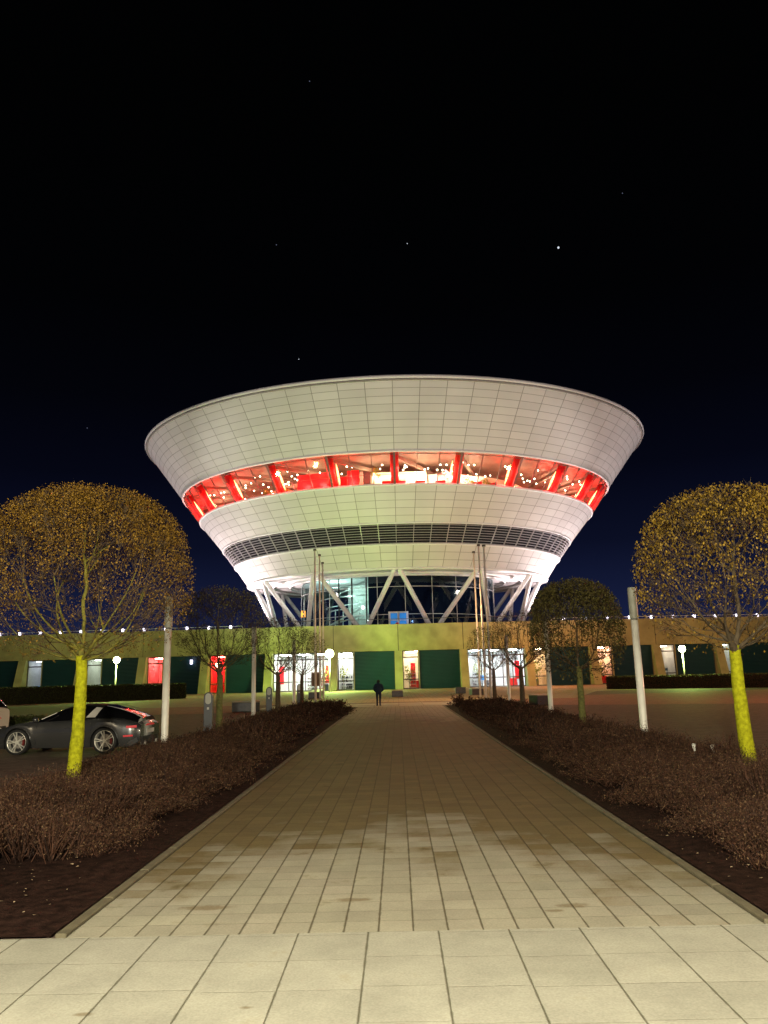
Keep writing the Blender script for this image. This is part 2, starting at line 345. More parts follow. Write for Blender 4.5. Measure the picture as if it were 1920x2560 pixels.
# ------------------------------------------------------------------ conical building
XC,D,K=.3,140.,.86
def P(az,r,z): return Vector((XC+r*math.sin(az),D-K*r*math.cos(az),z))
rim=(45.35,42.7); gt=(38.75,33.7); gb=(35.6,29.3); lt=(31.5,24.25); lb=(29.3,21.3); bt=(27.0,18.0)
bowl=empty('conical_building',(XC,D,0),0,'huge white panelled inverted cone building with a glowing red window band','building')
bowl_children_fix=[]
def bp(b,name,m,par=None,**k):
    # meshes are authored in world space; shift into the parent's frame
    o=b.build(name,m,None,**k); par=par or bowl
    o.parent=par; o.location=(-XC,-D,0) if par is bowl else (0,0,0); return o
NP=72
def shell(name,a,b,rows):
    back=MB(); n=144; fs=[];vs=[]
    for i in range(n):
        az=2*math.pi*i/n
        vs+= [P(az,a[0]-.07,a[1]),P(az,b[0]-.07,b[1])]
    for i in range(n):
        j=(i+1)%n; fs.append((2*i,2*j,2*j+1,2*i+1))
    back.add(vs,fs); o=bp(back,name,M['seam'],smooth=True)
    pn=MB(); sub=3
    for i in range(NP):
        for k in range(rows):
            t0=k/rows+.026/rows; t1=(k+1)/rows-.026/rows
            ga=.042/((a[0]+b[0])/2)
            a0=2*math.pi*(i)/NP+ga; a1=2*math.pi*(i+1)/NP-ga
            vs=[];
            for q in range(sub+1):
                az=a0+(a1-a0)*q/sub
                for t in (t0,t1): vs.append(P(az,a[0]+(b[0]-a[0])*t,a[1]+(b[1]-a[1])*t))
            pn.add(vs,[(2*q,2*q+2,2*q+3,2*q+1) for q in range(sub)])
    p=pn.build('cladding_panels',M['panel'],o,smooth=True); p['kind']='stuff'
    return o
shell('upper_shell',gt,(rim[0]-.25,rim[1]-.35),9)
shell('middle_shell',lt,gb,5)
shell('lower_shell',bt,lb,3)
def ringtube(name,r,z,rad,m,n=144,sq=1.):
    b=MB(); k=8; vs=[];fs=[]
    for i in range(n):
        az=2*math.pi*i/n
        for j in range(k):
            t=2*math.pi*j/k; vs.append(P(az,r+rad*math.cos(t),z+rad*sq*math.sin(t)))
    for i in range(n):
        for j in range(k): fs.append((i*k+j,((i+1)%n)*k+j,((i+1)%n)*k+(j+1)%k,i*k+(j+1)%k))
    b.add(vs,fs); return bp(b,name,m,smooth=True)
ringtube('rim',rim[0],rim[1]+.05,.28,M['white_paint']); ringtube('gutter',rim[0]-.12,rim[1]-.32,.2,M['gutter'])
ringtube('lip',gt[0]-.02,gt[1]-.05,.2,M['white_paint']); ringtube('lip',gb[0],gb[1]+.02,.2,M['white_paint'])
ringtube('lip',lt[0]-.02,lt[1],.15,M['white_paint']); ringtube('lip',lb[0]+.03,lb[1],.16,M['white_paint'])
ringtube('lip',bt[0]-.05,bt[1]-.05,.22,M['white_paint'])
def annulus(name,r0,z0,r1,z1,m,a0=0,a1=2*math.pi,n=96,th=None,par=None):
    b=MB(); vs=[];fs=[]
    for i in range(n+1):
        az=a0+(a1-a0)*i/n; vs+=[P(az,r0,z0),P(az,r1,z1)]
    for i in range(n): fs.append((2*i,2*i+1,2*i+3,2*i+2))
    b.add(vs,fs); return bp(b,name,m,smooth=True,par=par)
annulus('roof',.01,rim[1]-1.2,rim[0]-.4,rim[1]-.6,M['gutter'])
annulus('soffit',bt[0]-.1,bt[1]-.1,17.2,18.15,M['soffit'])
ringtube('soffit_beam',22.5,17.75,.22,M['white_paint']); ringtube('soffit_beam',19.5,17.8,.2,M['white_paint'])
# louvre band
annulus('louvre_backing',lb[0]-1.6,lb[1]-.3,lt[0]-1.6,lt[1]+.2,M['void'])
n=144
for k in range(8):
    lv=MB()
    t=(k+.6)/8.4; r=lb[0]+(lt[0]-lb[0])*t; z=lb[1]+(lt[1]-lb[1])*t
    for i in range(n):
        lv.bar(P(2*math.pi*i/n,r,z),P(2*math.pi*(i+1)/n,r,z),.13,.06)
    bp(lv,'louvre_slat',M['louvre'])
for i in range(NP):
    az=2*math.pi*i/NP
    if math.cos(az)>-.3: bp(MB().bar(P(az,lb[0]-.1,lb[1]),P(az,lt[0]-.1,lt[1]),.07,.2),'louvre_rib',M['louvre'])
# window band
FL,CE=gb[1]-.15,gt[1]+.35
annulus('interior_floor',.5,FL,gb[0]-.1,FL,M['floor_in'])
annulus('interior_ceiling',.5,CE-.6,gt[0]-.1,CE-.25,M['ceil'])
annulus('inner_wall',24.5,FL,24.5,CE,M['cream'])
gl=MB()
for i in range(NP):
    a0,a1=2*math.pi*i/NP+.001,2*math.pi*(i+1)/NP-.001
    gl.quad(P(a0,gb[0]-.12,gb[1]),P(a1,gb[0]-.12,gb[1]),P(a1,gt[0]-.12,gt[1]),P(a0,gt[0]-.12,gt[1]))
g=bp(gl,'window_band',M['glass'])
for i in range(NP):
    if i%3: az=2*math.pi*i/NP; MB().bar(P(az,gb[0]-.05,gb[1]),P(az,gt[0]-.05,gt[1]),.10,.16).build('glazing_bar',M['mull'],g)
tr=MB(); tr2=MB()
for i in range(144):
    tr.bar(P(2*math.pi*i/144,gt[0]-.45,gt[1]-.42),P(2*math.pi*(i+1)/144,gt[0]-.45,gt[1]-.42),.1,.1)
    tr2.bar(P(2*math.pi*i/144,gb[0]-.4+.9,gb[1]+1.45),P(2*math.pi*(i+1)/144,gb[0]-.4+.9,gb[1]+1.45),.05,.05)
tr.build('transom',M['mull'],g); tr2.build('handrail',M['mull'],g)
for i in range(24):
    az=2*math.pi*i/24
    c=bp(MB().bar(P(az,gb[0]-.15,gb[1]),P(az,gt[0]-.15,gt[1]),.30,.4),'mullion',M['mull'])
    if -.01<=math.cos(az)<=1.01 or True:
        # sloping structural column behind the glass with an uplight strip
        cc=bp(MB().tube([P(az,gb[0]-1.1,FL),P(az,gt[0]-1.15,CE-.4)],.62,14),'column',M['mull_red'],smooth=True)
        s=-1 if math.sin(az)<=0.001 else 1
        aa=az+ (.026 if s<0 else -.026)
        if math.cos(az)>.05 and i!=0:
            MB().tube([P(aa,gb[0]-1.0+3.1*t,FL+.2+4.6*t) for t in (.12,.25,.4,.55,.72)],[.03,.13,.17,.12,.02],10).build('uplight',M['em_hot'],cc,smooth=True)
bmk=MB()
for i in range(24):
    az=2*math.pi*i/24; bmk.bar(P(az,gt[0]-1.3,CE-.8),P(az+.33,24.6,CE-1.5),.35,.5)
bp(bmk,'interior_beams',M['ceil'])
def arcwall(name,a0,a1,r,z0,z1,m,th=.3,n=8):
    b=MB(); vs=[];fs=[]
    for i in range(n+1):
        az=R(a0+(a1-a0)*i/n); vs+=[P(az,r,z0),P(az,r,z1),P(az,r-th,z1),P(az,r-th,z0)]
    for i in range(n):
        for j in range(4): fs.append((4*i+j,4*i+(j+1)%4,4*i+4+(j+1)%4,4*i+4+j))
    fs+= [(0,1,2,3),(4*n+3,4*n+2,4*n+1,4*n)]
    b.add(vs,fs); return fixn(bp(b,name,m))
arcwall('partition',-26.5,-16,33.4,FL,FL+3.15,M['redwall']); arcwall('partition',-15,-13.2,32,FL,FL+2.6,M['redwall'])
arcwall('partition',-12.3,-9.3,33.4,FL,FL+3.1,M['redwall']); arcwall('partition',-9.1,-8.3,33.2,FL,FL+2.9,M['cream'])
arcwall('partition',-8.2,-6.4,33,FL,FL+2.95,M['mull']); arcwall('partition',-6.3,9,31,FL,FL+3.1,M['cream'])
arcwall('partition',10,28,30,FL,FL+2.9,M['roomw']); arcwall('partition',30,44,30.5,FL,FL+1.9,M['roomw']); arcwall('partition',-42,-29,30.5,FL,FL+1.7,M['roomw'])
# staircase seen through the band
st=MB()
for k in range(7):
    az=R(13.5+k*.55); r=33.3; z=FL+2.6-k*.32
    st.bar(P(az,r,z),P(az,r-1.6,z),.28,.06)
st.bar(P(R(13.2),33.4,FL+2.9),P(R(17.6),33.4,FL+.55),.1,.28)
st.bar(P(R(13.2),31.6,FL+2.9),P(R(17.6),31.6,FL+.55),.1,.28)
bp(st,'staircase',M['white_paint'])
# dining chairs and table tops near the glass
def armchair(i,az,lab):
    c=P(R(az),34.1,FL)
    o=empty('armchair',c,-R(az),lab,'chair','red armchairs behind the curved window band')
    MB().box(-.75,.75,-.3,.3,.22,.42).build('seat',M['redwall'],o); MB().box(-.75,.75,-.42,-.28,.42,.95).build('backrest',M['redwall'],o)
    for s in (-1,1): MB().box(s*.78-.06,s*.78+.06,-.42,.3,0,.62).build('armrest',M['white_paint'],o)
for i,(az,l) in enumerate(((-1.9,'red armchair left of the middle window column, inside the lit band'),(1.5,'red armchair just right of the middle window column, inside the lit band'),
        (6.4,'dark red armchair two panes right of the middle window column'),(11.6,'red armchair at the foot of the white staircase in the window band'),(21.5,'red armchair beside the leafy green plant in the window band'),(26,'rightmost red armchair behind the lit window band'))): armchair(i,az,l)
def leafcloud(b,c,r,n,s,sq=1.,shell=.0):
    for _ in range(n):
        d=Vector((random.gauss(0,1),random.gauss(0,1),random.gauss(0,1))).normalized()
        q=random.random()**.5; q=shell+(1-shell)*q
        p=Vector(c)+Vector((d.x*r*q,d.y*r*q,d.z*r*q*sq))
        a=Vector((random.gauss(0,1),random.gauss(0,1),random.gauss(0,1))).normalized(); e=a.cross(Vector((random.gauss(0,1),random.gauss(0,1),random.gauss(0,1)))).normalized()
        ss=s*random.uniform(.6,1.3)
        b.quad(p-a*ss,p-e*ss*.6,p+a*ss,p+e*ss*.6)
M['plantl']=island('indoor plant leaf',(.45,.42,.06),.5,.5,c2=(.2,.25,.03))
for az,rr,zz,lab in ((-5.1,33.9,2.7,'yellow green indoor tree left of the middle window column'),(18.9,34,1.3,'bushy green indoor plant in the right of the window band'),(23.5,34,1.0,'smaller pale green indoor plant right of the bushy one'),(-30.5,34,1.3,'indoor plant at the left end of the red partition'),(-36,34,1.2,'leftmost indoor plant in the curved window band')):
    c=P(R(az),rr,FL); o=empty('indoor_plant',c,0,lab,'plant','plants inside the window band')
    MB().lathe([(.01,0),(.3,0),(.38,.5),(.33,.5)],12).build('pot',M['white_paint'],o); MB().tube([(0,0,.3),(.05,0,zz*.7)],.05,6).build('stem',M['bark2'],o)
    b=MB(); leafcloud(b,(0,0,zz),.75,220,.1); leafcloud(b,(.6,0,zz*.75),.4,80,.1); b.build('foliage',M['plantl'],o)
# pendants
gm=None; rnd=random.Random(3)
pts=[]
for k in range(84):
    az=rnd.uniform(-66,66); r=rnd.uniform(28.5,36.2); z=CE-1.15-rnd.uniform(0,.9)
    pts.append((az,r,z))
for k in range(5): pts.append((4.2+.45*k*-1+.9,33.5-k*.3,FL+2.2-.42*k))
for k,(az,r,z) in enumerate(pts):
    c=P(R(az),r,z)
    if gm is None:
        gm=MB().ball((0,0,0),.105,8); gmm=gm.build('pendant_lamp',M['em_globe'],None,smooth=True); cd=MB().cyl(0,0,.12,.9,.012,5).build('cord',M['alu'],gmm); o=gmm
        tag(gmm,'small glowing globe pendant hanging behind the red window band','lamp','globe pendants in the window band')
    else: o=copytree(gmm)
    o.location=c
# V columns
for i in range(12):
    at=2*math.pi*i/12
    for s in (-1,1):
        ab=at+s*math.pi/12*.93; tp=P(at+s*.012,bt[0]-1.0,bt[1]+.1); bo=P(ab,21.5,8.9)
        bp(MB().tube([bo,bo+(tp-bo)*.04,bo+(tp-bo)*.96,tp],[.28,.37,.37,.28],16),'column',M['white_paint'],smooth=True)
# glass drum
DR=17.4; Z0,Z1=8.8,18.2
dg=MB()
for i in range(48):
    a0,a1=2*math.pi*i/48,2*math.pi*(i+1)/48
    dg.quad(P(a0,DR,Z0),P(a1,DR,Z0),P(a1,DR,Z1),P(a0,DR,Z1))
g=bp(dg,'drum_glazing',M['glassd'])
dm=MB()
for i in range(24):
    az=2*math.pi*i/24+.07
    dm.bar(P(az,DR+.02,Z0),P(az,DR+.02,Z1),.09,.12)
for z in (11.6,16.1): 
    for i in range(96): dm.bar(P(2*math.pi*i/96,DR+.03,z),P(2*math.pi*(i+1)/96,DR+.03,z),.06,.09)
dm.build('frame',M['alul'],g)
dk=MB()
for az in (-17,-25.5,-34,-46): dk.bar(P(R(az),DR+.06,Z0),P(R(az),DR+.06,Z1),.22,.22)
dk.build('dark_mullion',M['void'],g)
# dark inner wall on the right, lit stair hall on the left
arcwall('inner_drum_wall',-16.5,100,DR-.5,Z0,Z1,M['navy'],n=30)
annulus('drum_ceiling',.5,Z1-.3,DR-.2,Z1-.2,M['soffit']); annulus('drum_floor',.5,Z0+.1,DR-.2,Z0+.1,M['floor_in'])
arcwall('stair_hall_wall',-100,-17,9,Z0,Z1-.4,M['roomw'],n=16)
hb=MB()
for z in (13.3,13.9,15.2,16.8):
    for a in range(-90,-20,6): hb.bar(P(R(a),12+ (z-13),z),P(R(a+6),12+(z-13),z),.25,.16)
for a in (-80,-62,-50,-41,-33,-24): hb.bar(P(R(a),12.5,Z0),P(R(a)+.02,12.5,13.4),.14,.14)
hb.bar(P(R(-60),15,10),P(R(-22),15,13.2),.3,.14); hb.bar(P(R(-22),15.5,11.8),P(R(-45),15.5,10.6),.3,.14)
hb.bar(P(R(-52),16,17.2),P(R(-20),13,15.6),.15,.1);hb.bar(P(R(-52),14,15.4),P(R(-20),16,17.3),.15,.1)
bp(hb,'gallery_beams',M['white_paint'])
bp(MB().ball(P(R(-21.5),15.8,13.0),.28,8),'ceiling_lamp',M['em_white']); bp(MB().ball(P(R(-18.4),16,10.8),.2,8),'ceiling_lamp',M['em_white'])
dsg=bp(MB().box(*sorted((P(R(-73),DR+.4,0).x,P(R(-73),DR+.4,0).x+.75)),P(R(-73),DR+.4,0).y-.06,P(R(-73),DR+.4,0).y+.06,12.3,13.4),'orange_display',M['em_orange'])
q=P(R(-73),DR+.4,0); b=MB(); b.box(q.x+.28,q.x+.47,q.y-.09,q.y-.065,12.35,12.7); b.box(q.x+.28,q.x+.47,q.y-.09,q.y-.065,12.98,13.35); b.build('display_mark',M['void'],dsg)
# door in drum
pa,pb=P(R(-4.6),DR+.25,0),P(R(4.8),DR+.25,0); yd=min(pa.y,pb.y)-.12
dfm=MB()
for x in (pa.x,(pa.x+pb.x)/2,pb.x): dfm.box(x-.16,x+.16,yd-.1,yd+.1,Z0,11.75)
dfm.box(pa.x-.16,pb.x+.16,yd-.1,yd+.1,11.75,12.0); dfm.box(pa.x,pb.x,yd-.06,yd+.06,10.55,10.68)
dd=bp(dfm,'door',M['white_paint'])
MB().box(pa.x+.17,(pa.x+pb.x)/2-.17,yd-.03,yd+.03,Z0,11.74).build('door_pane',M['em_blue'],dd); MB().box((pa.x+pb.x)/2+.17,pb.x-.17,yd-.03,yd+.03,Z0,11.74).build('door_pane',M['em_blue'],dd)
MB().lathe([(.001,-.02),(.3,-.02),(.3,.02),(.001,.02)],20,((pa.x+pb.x)/2-.25,yd-.15,9.95),axis='y').build('door_disc',M['redwall'],dd)

# ------------------------------------------------------------------ low building
def Yf(x): return 111+.0012*x*x
low=empty('low_building',(0,111,0),0,'long low ochre building with green roller shutters under the cone','building')
def lp(b,name,m,par=None,**k):
    o=b.build(name,m,None,**k); o.parent=par or low
    if par is None: o.location=(0,-111,0)
    return o
ZO,ZP=5.35,9.1
PXS=[-64.9+9.27*i*1.0+(-.2) for i in range(15)]   # pillar centres
PXS=[.15+9.27*i for i in range(-8,9)]
def obox(b,x0,x1,dy0,dy1,z0,z1):
    ya,yb=Yf(x0),Yf(x1)
    b.add([(x0,ya+dy0,z0),(x1,yb+dy0,z0),(x1,yb+dy1,z0),(x0,ya+dy1,z0),(x0,ya+dy0,z1),(x1,yb+dy0,z1),(x1,yb+dy1,z1),(x0,ya+dy1,z1)],
        [(0,3,2,1),(4,5,6,7),(0,1,5,4),(1,2,6,5),(2,3,7,6),(3,0,4,7)])
fa=MB()
for i in range(len(PXS)-1): obox(fa,PXS[i]+.04,PXS[i+1]-.04,0,.6,ZO,ZP)
lp(fa,'fascia',M['conc'])
fs=MB()
for i in range(len(PXS)-1): obox(fs,PXS[i],PXS[i+1],.05,.5,ZO+.01,ZP-.02)
lp(fs,'fascia_backing',M['void'])
rf=MB()
for i in range(len(PXS)-1): obox(rf,PXS[i],PXS[i+1],.61,40,ZP-.35,ZP-.25)
lp(rf,'roof',M['gutter'])
def pillar(x):
    b=MB(); y=Yf(x); w=.55
    b.add([(x-w,y-1.7,0),(x+w,y-1.7,0),(x+w,y+1.3,0),(x-w,y+1.3,0),(x-w,y-.02,ZO-.005),(x+w,y-.02,ZO-.005),(x+w,y+1.3,ZO-.005),(x-w,y+1.3,ZO-.005)],
        [(0,3,2,1),(4,5,6,7),(0,1,5,4),(1,2,6,5),(2,3,7,6),(3,0,4,7)])
    lp(b,'pillar',M['conc'])
def shutter(x0,x1):
    b=MB(); n=28; vs=[];fs=[]; ya,yb=Yf(x0)+.75,Yf(x1)+.75
    k=0
    for i in range(n):
        z0=ZO*i/n; z1=ZO*(i+.82)/n
        for z,d in ((z0,0),(z0+.015,-.02),(z1-.04,-.07),(z1+.01,0)):
            vs+=[(x0,ya+d,z),(x1,yb+d,z)]; k+=1
    for i in range(k-1): fs.append((2*i,2*i+1,2*i+3,2*i+2))
    b.add(vs,fs); o=lp(b,'roller_shutter',M['shutter'])
    for x in (x0,x1): MB().box(x-.06,x+.06,Yf(x)+.6,Yf(x)+.85,0,ZO-.01).build('guide_rail',M['alu'],o)
def room(x0,x1,colr,power,furn,tint=None,depth=5.):
    b=MB(); y0=min(Yf(x0),Yf(x1))+1.35; y1=y0+depth
    b.quad((x0,y1,0),(x1,y1,0),(x1,y1,ZO-.1),(x0,y1,ZO-.1)); b.quad((x0,y0,0),(x0,y1,0),(x0,y1,ZO-.1),(x0,y0,ZO-.1)); b.quad((x1,y0,0),(x1,y0,ZO-.1),(x1,y1,ZO-.1),(x1,y1,0))
    b.quad((x0,y0,.01),(x1,y0,.01),(x1,y1,.01),(x0,y1,.01)); b.quad((x0,y0,ZO-.1),(x0,y1,ZO-.1),(x1,y1,ZO-.1),(x1,y0,ZO-.1))
    m=mat('room paint',tint or (.75,.74,.70),.8,var=.12,scale=.6)
    o=lp(b,'room',m)
    w=x1-x0
    em=emat('room light',colr,power*6)
    p=MB()
    k=max(1,int(w/2.2))
    for i in range(k):
        cx=x0+w*(i+.5)/k; p.box(cx-.6,cx+.6,y0+1.2,y0+1.6,ZO-.22,ZO-.15); p.box(cx-.6,cx+.6,y0+3.2,y0+3.6,ZO-.22,ZO-.15)
    p.build('ceiling_light',em,o)
    rd=random.Random(int(x0*10))
    for kind in furn:
        x=rd.uniform(x0+.5,x1-.5); y=rd.uniform(y0+.6,y1-1)
        if kind=='shelf':
            s=MB(); 
            for z in (.1,.6,1.1,1.6,2.1): s.box(x-.5,x+.5,y,y+.35,z,z+.05)
            s.box(x-.53,x-.5,y,y+.35,0,2.15); s.box(x+.5,x+.53,y,y+.35,0,2.15); s.build('shelf',M['alul'],o)
            g2=MB()
            for z in (.15,.65,1.15,1.65):
                for q in range(4): xx=x-.42+q*.24; g2.box(xx,xx+rd.uniform(.08,.18),y+.05,y+.28,z,z+rd.uniform(.15,.38))
            g2.build('goods',M[rd.choice(['redwall','granite','shutter','mull'])],o)
        if kind=='red': MB().box(x-.35,x+.35,y,y+.08,1.0,3.6).build('banner',M['redwall'],o)
        if kind=='black':
            MB().box(x-.4,x+.4,y,y+.4,.0,.9).build('counter',M['granite'],o)
        if kind=='plant':
            s=MB(); leafcloud(s,(x,y,2.2),.9,170,.14,1.5); s.tube([(x,y,0),(x,y,2.)],.05,6); s.build('plant',M['plantl'],o)
        if kind=='sofa':
            s=MB(); s.box(x-.6,x+.6,y,y+.7,.1,.5); s.box(x-.6,x+.6,y+.6,y+.8,.5,1.1); s.build('sofa',M['redwall'],o)
        if kind=='blue': MB().box(x-.5,x+.5,y,y+.06,.9,1.6).build('screen',M['em_blue'],o)
    return o
def window(x0,x1,bars=(),mcol='alu',door=False):
    y=Yf((x0+x1)/2)+.9
    b=MB(); 
    for x in [x0+.05,x1-.05]+list(bars): b.box(x-.06,x+.06,y-.06,y+.06,0,ZO-.01)
    for xa,xb in zip([x0]+sorted(bars),sorted(bars)+[x1]): 
        b.box(xa+.07,xb-.07,y-.055,y+.055,4.33,4.5); b.box(xa+.07,xb-.07,y-.055,y+.055,0,.12)
        if not door: b.box(xa+.07,xb-.07,y-.055,y+.055,1.25,1.38)
    o=lp(b,'window',M[mcol])
    MB().box(x0+.02,x1-.02,y-.012,y+.012,.02,ZO-.03).build('pane',M['glass'],o)
    return o
W=(1,.97,.9)
cfg={ # pillar index -> (colour, power, furniture, tint)
 -8:((.8,.8,1.),2,['shelf'],None), -7:((.8,.85,1.),3,['shelf','black'],None), -6:((.75,.8,1.),1.6,['black','blue'],None), -5:((.9,1.,.85),2.5,[],None),
 -4:((1,.30,.28),16,['sofa'],(.8,.30,.28)), -3:((1,.12,.10),22,['sofa'],(.8,.12,.11)),
 -2:((1,1,.97),30,['red','shelf','shelf','black','plant','red','shelf'],None), -1:((1,1,.97),26,['shelf','plant','black','shelf'],None),
 0:((1,.92,.75),17,['plant','shelf','red','sofa'],(.85,.72,.52)), 1:((.90,.97,1.),20,['shelf','red','plant','shelf','blue','black','sofa'],(.78,.80,.80)),
 2:((1,.82,.62),13,['plant','black'],(.85,.66,.42)), 3:((1,.70,.52),18,['plant','sofa'],(.88,.62,.46)), 4:((1,.78,.6),5,['blue','black','shelf'],None), 5:((.9,.9,.8),2,['shelf'],None), 6:((1,.9,.8),2,['shelf'],None),7:((1,.9,.8),2,['shelf'],None)}
for i in range(-8,9):
    x=.15+9.27*i; pillar(x)
    if i==8: break
    c=cfg[i]; x1=x+9.27
    if i in (-2,1):
        e0,e1=x+.57,x1-.57
        if i==-2: window(e0,e1,[e0+2.2,e0+3.0,e0+4.6,e0+6.2],'alu'); 
        else: window(e0,e1,[e0+1.95,e0+3.6,e0+5.0,e0+6.4],'alu')
        room(e0,e1,*c[:3],tint=c[3],depth=7)
    else:
        e0,e1=x+.57,x+2.85
        window(e0,e1); room(e0,e1,*c[:3],tint=c[3]); shutter(x+2.95,x1-.57)
        wb=MB(); y=Yf(e1); wb.box(e1,e1+.1,y+.5,y+1.0,0,ZO-.01); lp(wb,'jamb',M['conc'])
# dark wall behind the shutters
bk=MB(); 
for i in range(len(PXS)-1): obox(bk,PXS[i],PXS[i+1],9.,9.2,0,ZP-.3)
lp(bk,'rear_wall',M['void'])
# rails and rail lamps
rl=MB()
for x in np.arange(-22,22,2.): rl.bar((x,Yf(x)+.3,9.85),(x+2,Yf(x+2)+.3,9.85),.06,.08); rl.cyl(x,Yf(x)+.3,ZP-.1,9.85,.025,6)
lp(rl,'railing',M['alu'])
for s in (-1,1):
    rw=MB()
    for k in range(0,22):
        x=s*(22.3+k*2); x2=s*(22.3+(k+1)*2)
        rw.bar((x,Yf(x)+.25,9.42),(x2,Yf(x2)+.25,9.42),.06,.06)
        rw.cyl(x,Yf(x)+.25,ZP-.1,9.42,.025,6)
    lp(rw,'railing',M['white_paint'])
for s in (-1,1):
    for k in range(13):
        x=s*(24.0+3.22*k); y=Yf(x)
        o=lp(MB().box(x-.15,x+.15,y-.08,y+.08,ZP+.02,ZP+.42),'rail_lamp',M['em_rail']); MB().box(x-.19,x+.19,y-.12,y+.12,ZP+.42,ZP+.47).build('cap',M['alu'],o)
wl=lp(MB().box(-29.9,-29.6,Yf(-29.7)+.2,Yf(-29.7)+.45,4.2,4.8),'wall_lamp',M['em_rail'])

# ------------------------------------------------------------------ lights
def light(kind,loc,power,c,size=.3,target=None,angle=None,blend=.5,name='scene_light'):
    l=bpy.data.lights.new(name,kind); l.energy=power; l.color=c
    if kind in('POINT','SPOT'): l.shadow_soft_size=size
    if kind=='AREA': l.size=size
    if angle: l.spot_size=R(angle); l.spot_blend=blend
    o=bpy.data.objects.new(name,l); col.objects.link(o); o.location=loc
    if target is not None: o.rotation_euler=(Vector(target)-Vector(loc)).to_track_quat('-Z','Y').to_euler()
    return o
# street lamps (lit heads on posts)
def lamp_post(x,y,z,lab,power,c,r=.42):
    o=empty('street_lamp',(x,y,0),0,lab,'street lamp','glowing globe lamps in front of the low building')
    MB().cyl(0,0,0,z-.3,.07,10).build('pole',M['pole'],o,smooth=True); MB().cyl(0,0,z-.42,z-.28,.16,12).build('collar',M['alu'],o)
    h=MB().ball((0,0,z),r,10).build('lamp_head',M['em_green'],o,smooth=True); h.visible_shadow=True
    light('POINT',(x,y-.0-r-.25,z),power,c,.3)
GR=(.60,1.,.20)
lamp_post(-9.0,103.5,4.95,'brightest green white globe lamp, beside the lit entrance under the cone',9500,(.60,1.,.20),.55)
lamp_post(-31.8,88,4.37,'left green glowing globe lamp behind the clipped left hedge',4800,GR,.36)
lamp_post(29.0,80,3.86,'right green glowing globe lamp behind the low right hedge',3200,GR,.34)
# warm light of the street behind the photographer
light('POINT',(-.6,-3.2,4.6),12800,(1.,.93,.72),.25)
light('POINT',(14,-9,8),9000,(1.,.80,.50),.3)
light('POINT',(-15,-9,8),7000,(1.,.80,.50),.3)
# added fill points over parking, path, plaza and facade, without lamp bodies
light('POINT',(32,38,9),9000,(1.,.42,.26),.4); light('POINT',(-34,44,9),2600,(1.,.62,.36),.4); light('POINT',(19,100,7),3800,(1.,.36,.15)); light('POINT',(4,60,7),2600,(1.,.52,.24),.4)
light('POINT',(46,99,7),1900,(1.,.55,.22),.4); light('POINT',(-46,99,7),1300,(.95,.9,.36),.4)
# cone floodlights
for s in (-1,1):
    light('SPOT',(s*62,70,6),50000,(1.,.90,.84),.6,(XC,D-20,34),42,.6)
    light('SPOT',(s*30,133,9.6),24000,(1.,.84,.84),.5,(XC+s*27,D-6,20),120,.6)
    light('SPOT',(s*31,116,9.6),2500,(1.,.86,.84),.5,(XC+s*25,D-14,24),100,.7)
[light('SPOT',(q*84,112,8),42000,(1.,.86,.84),.6,(XC+q*34,D-12,33),50,.7) for q in (-1,1)]  # extra spots added to brighten the outer sides of the shell
light('SPOT',(0,62,5),13000,(1.,.90,.86),.6,(XC,D-30,38),36,.7)
light('POINT',(XC+18,D-16,16),400,(1.,.86,.8),.5); light('POINT',(XC-18,D-16,16),400,(1.,.86,.8),.5)
# window band interior
for a_ in (-24,-19,-11): light('POINT',P(R(a_),34.6,FL+1.3),620,(1.,.12,.10),.15)  # added red fill points that brighten the partitions
for a_ in (-3,3,8,14,20): light('POINT',P(R(a_),33.6,FL+1.6),480,(1.,.86,.62),.15)
for k in range(24):
    az=2*math.pi*k/24
    if math.cos(az)<-.1: continue
    light('POINT',P(az+math.pi/24,32,CE-2.4),700,(1.,.72,.46),.3)
    q_=1 if math.sin(az)<=0 else -1
    for zz,off in ((.9,-.25),(2.6,.95)): light('POINT',P(az+.036*q_,gb[0]+off,FL+zz),430+1000*abs(math.sin(az))**2,(1.,.010,.014),.1)
    light('POINT',P(az-.036*q_,gb[0]+.6,FL+2.),320+500*abs(math.sin(az))**2,(1.,.010,.014),.1)
light('POINT',P(R(-50),14,16),1300,(.66,1.,.84),.4); light('POINT',P(R(-34),14.5,15),500,(.66,1.,.84),.4)
light('POINT',P(R(8),DR+2,10.5),60,(.3,.5,1.),.3)

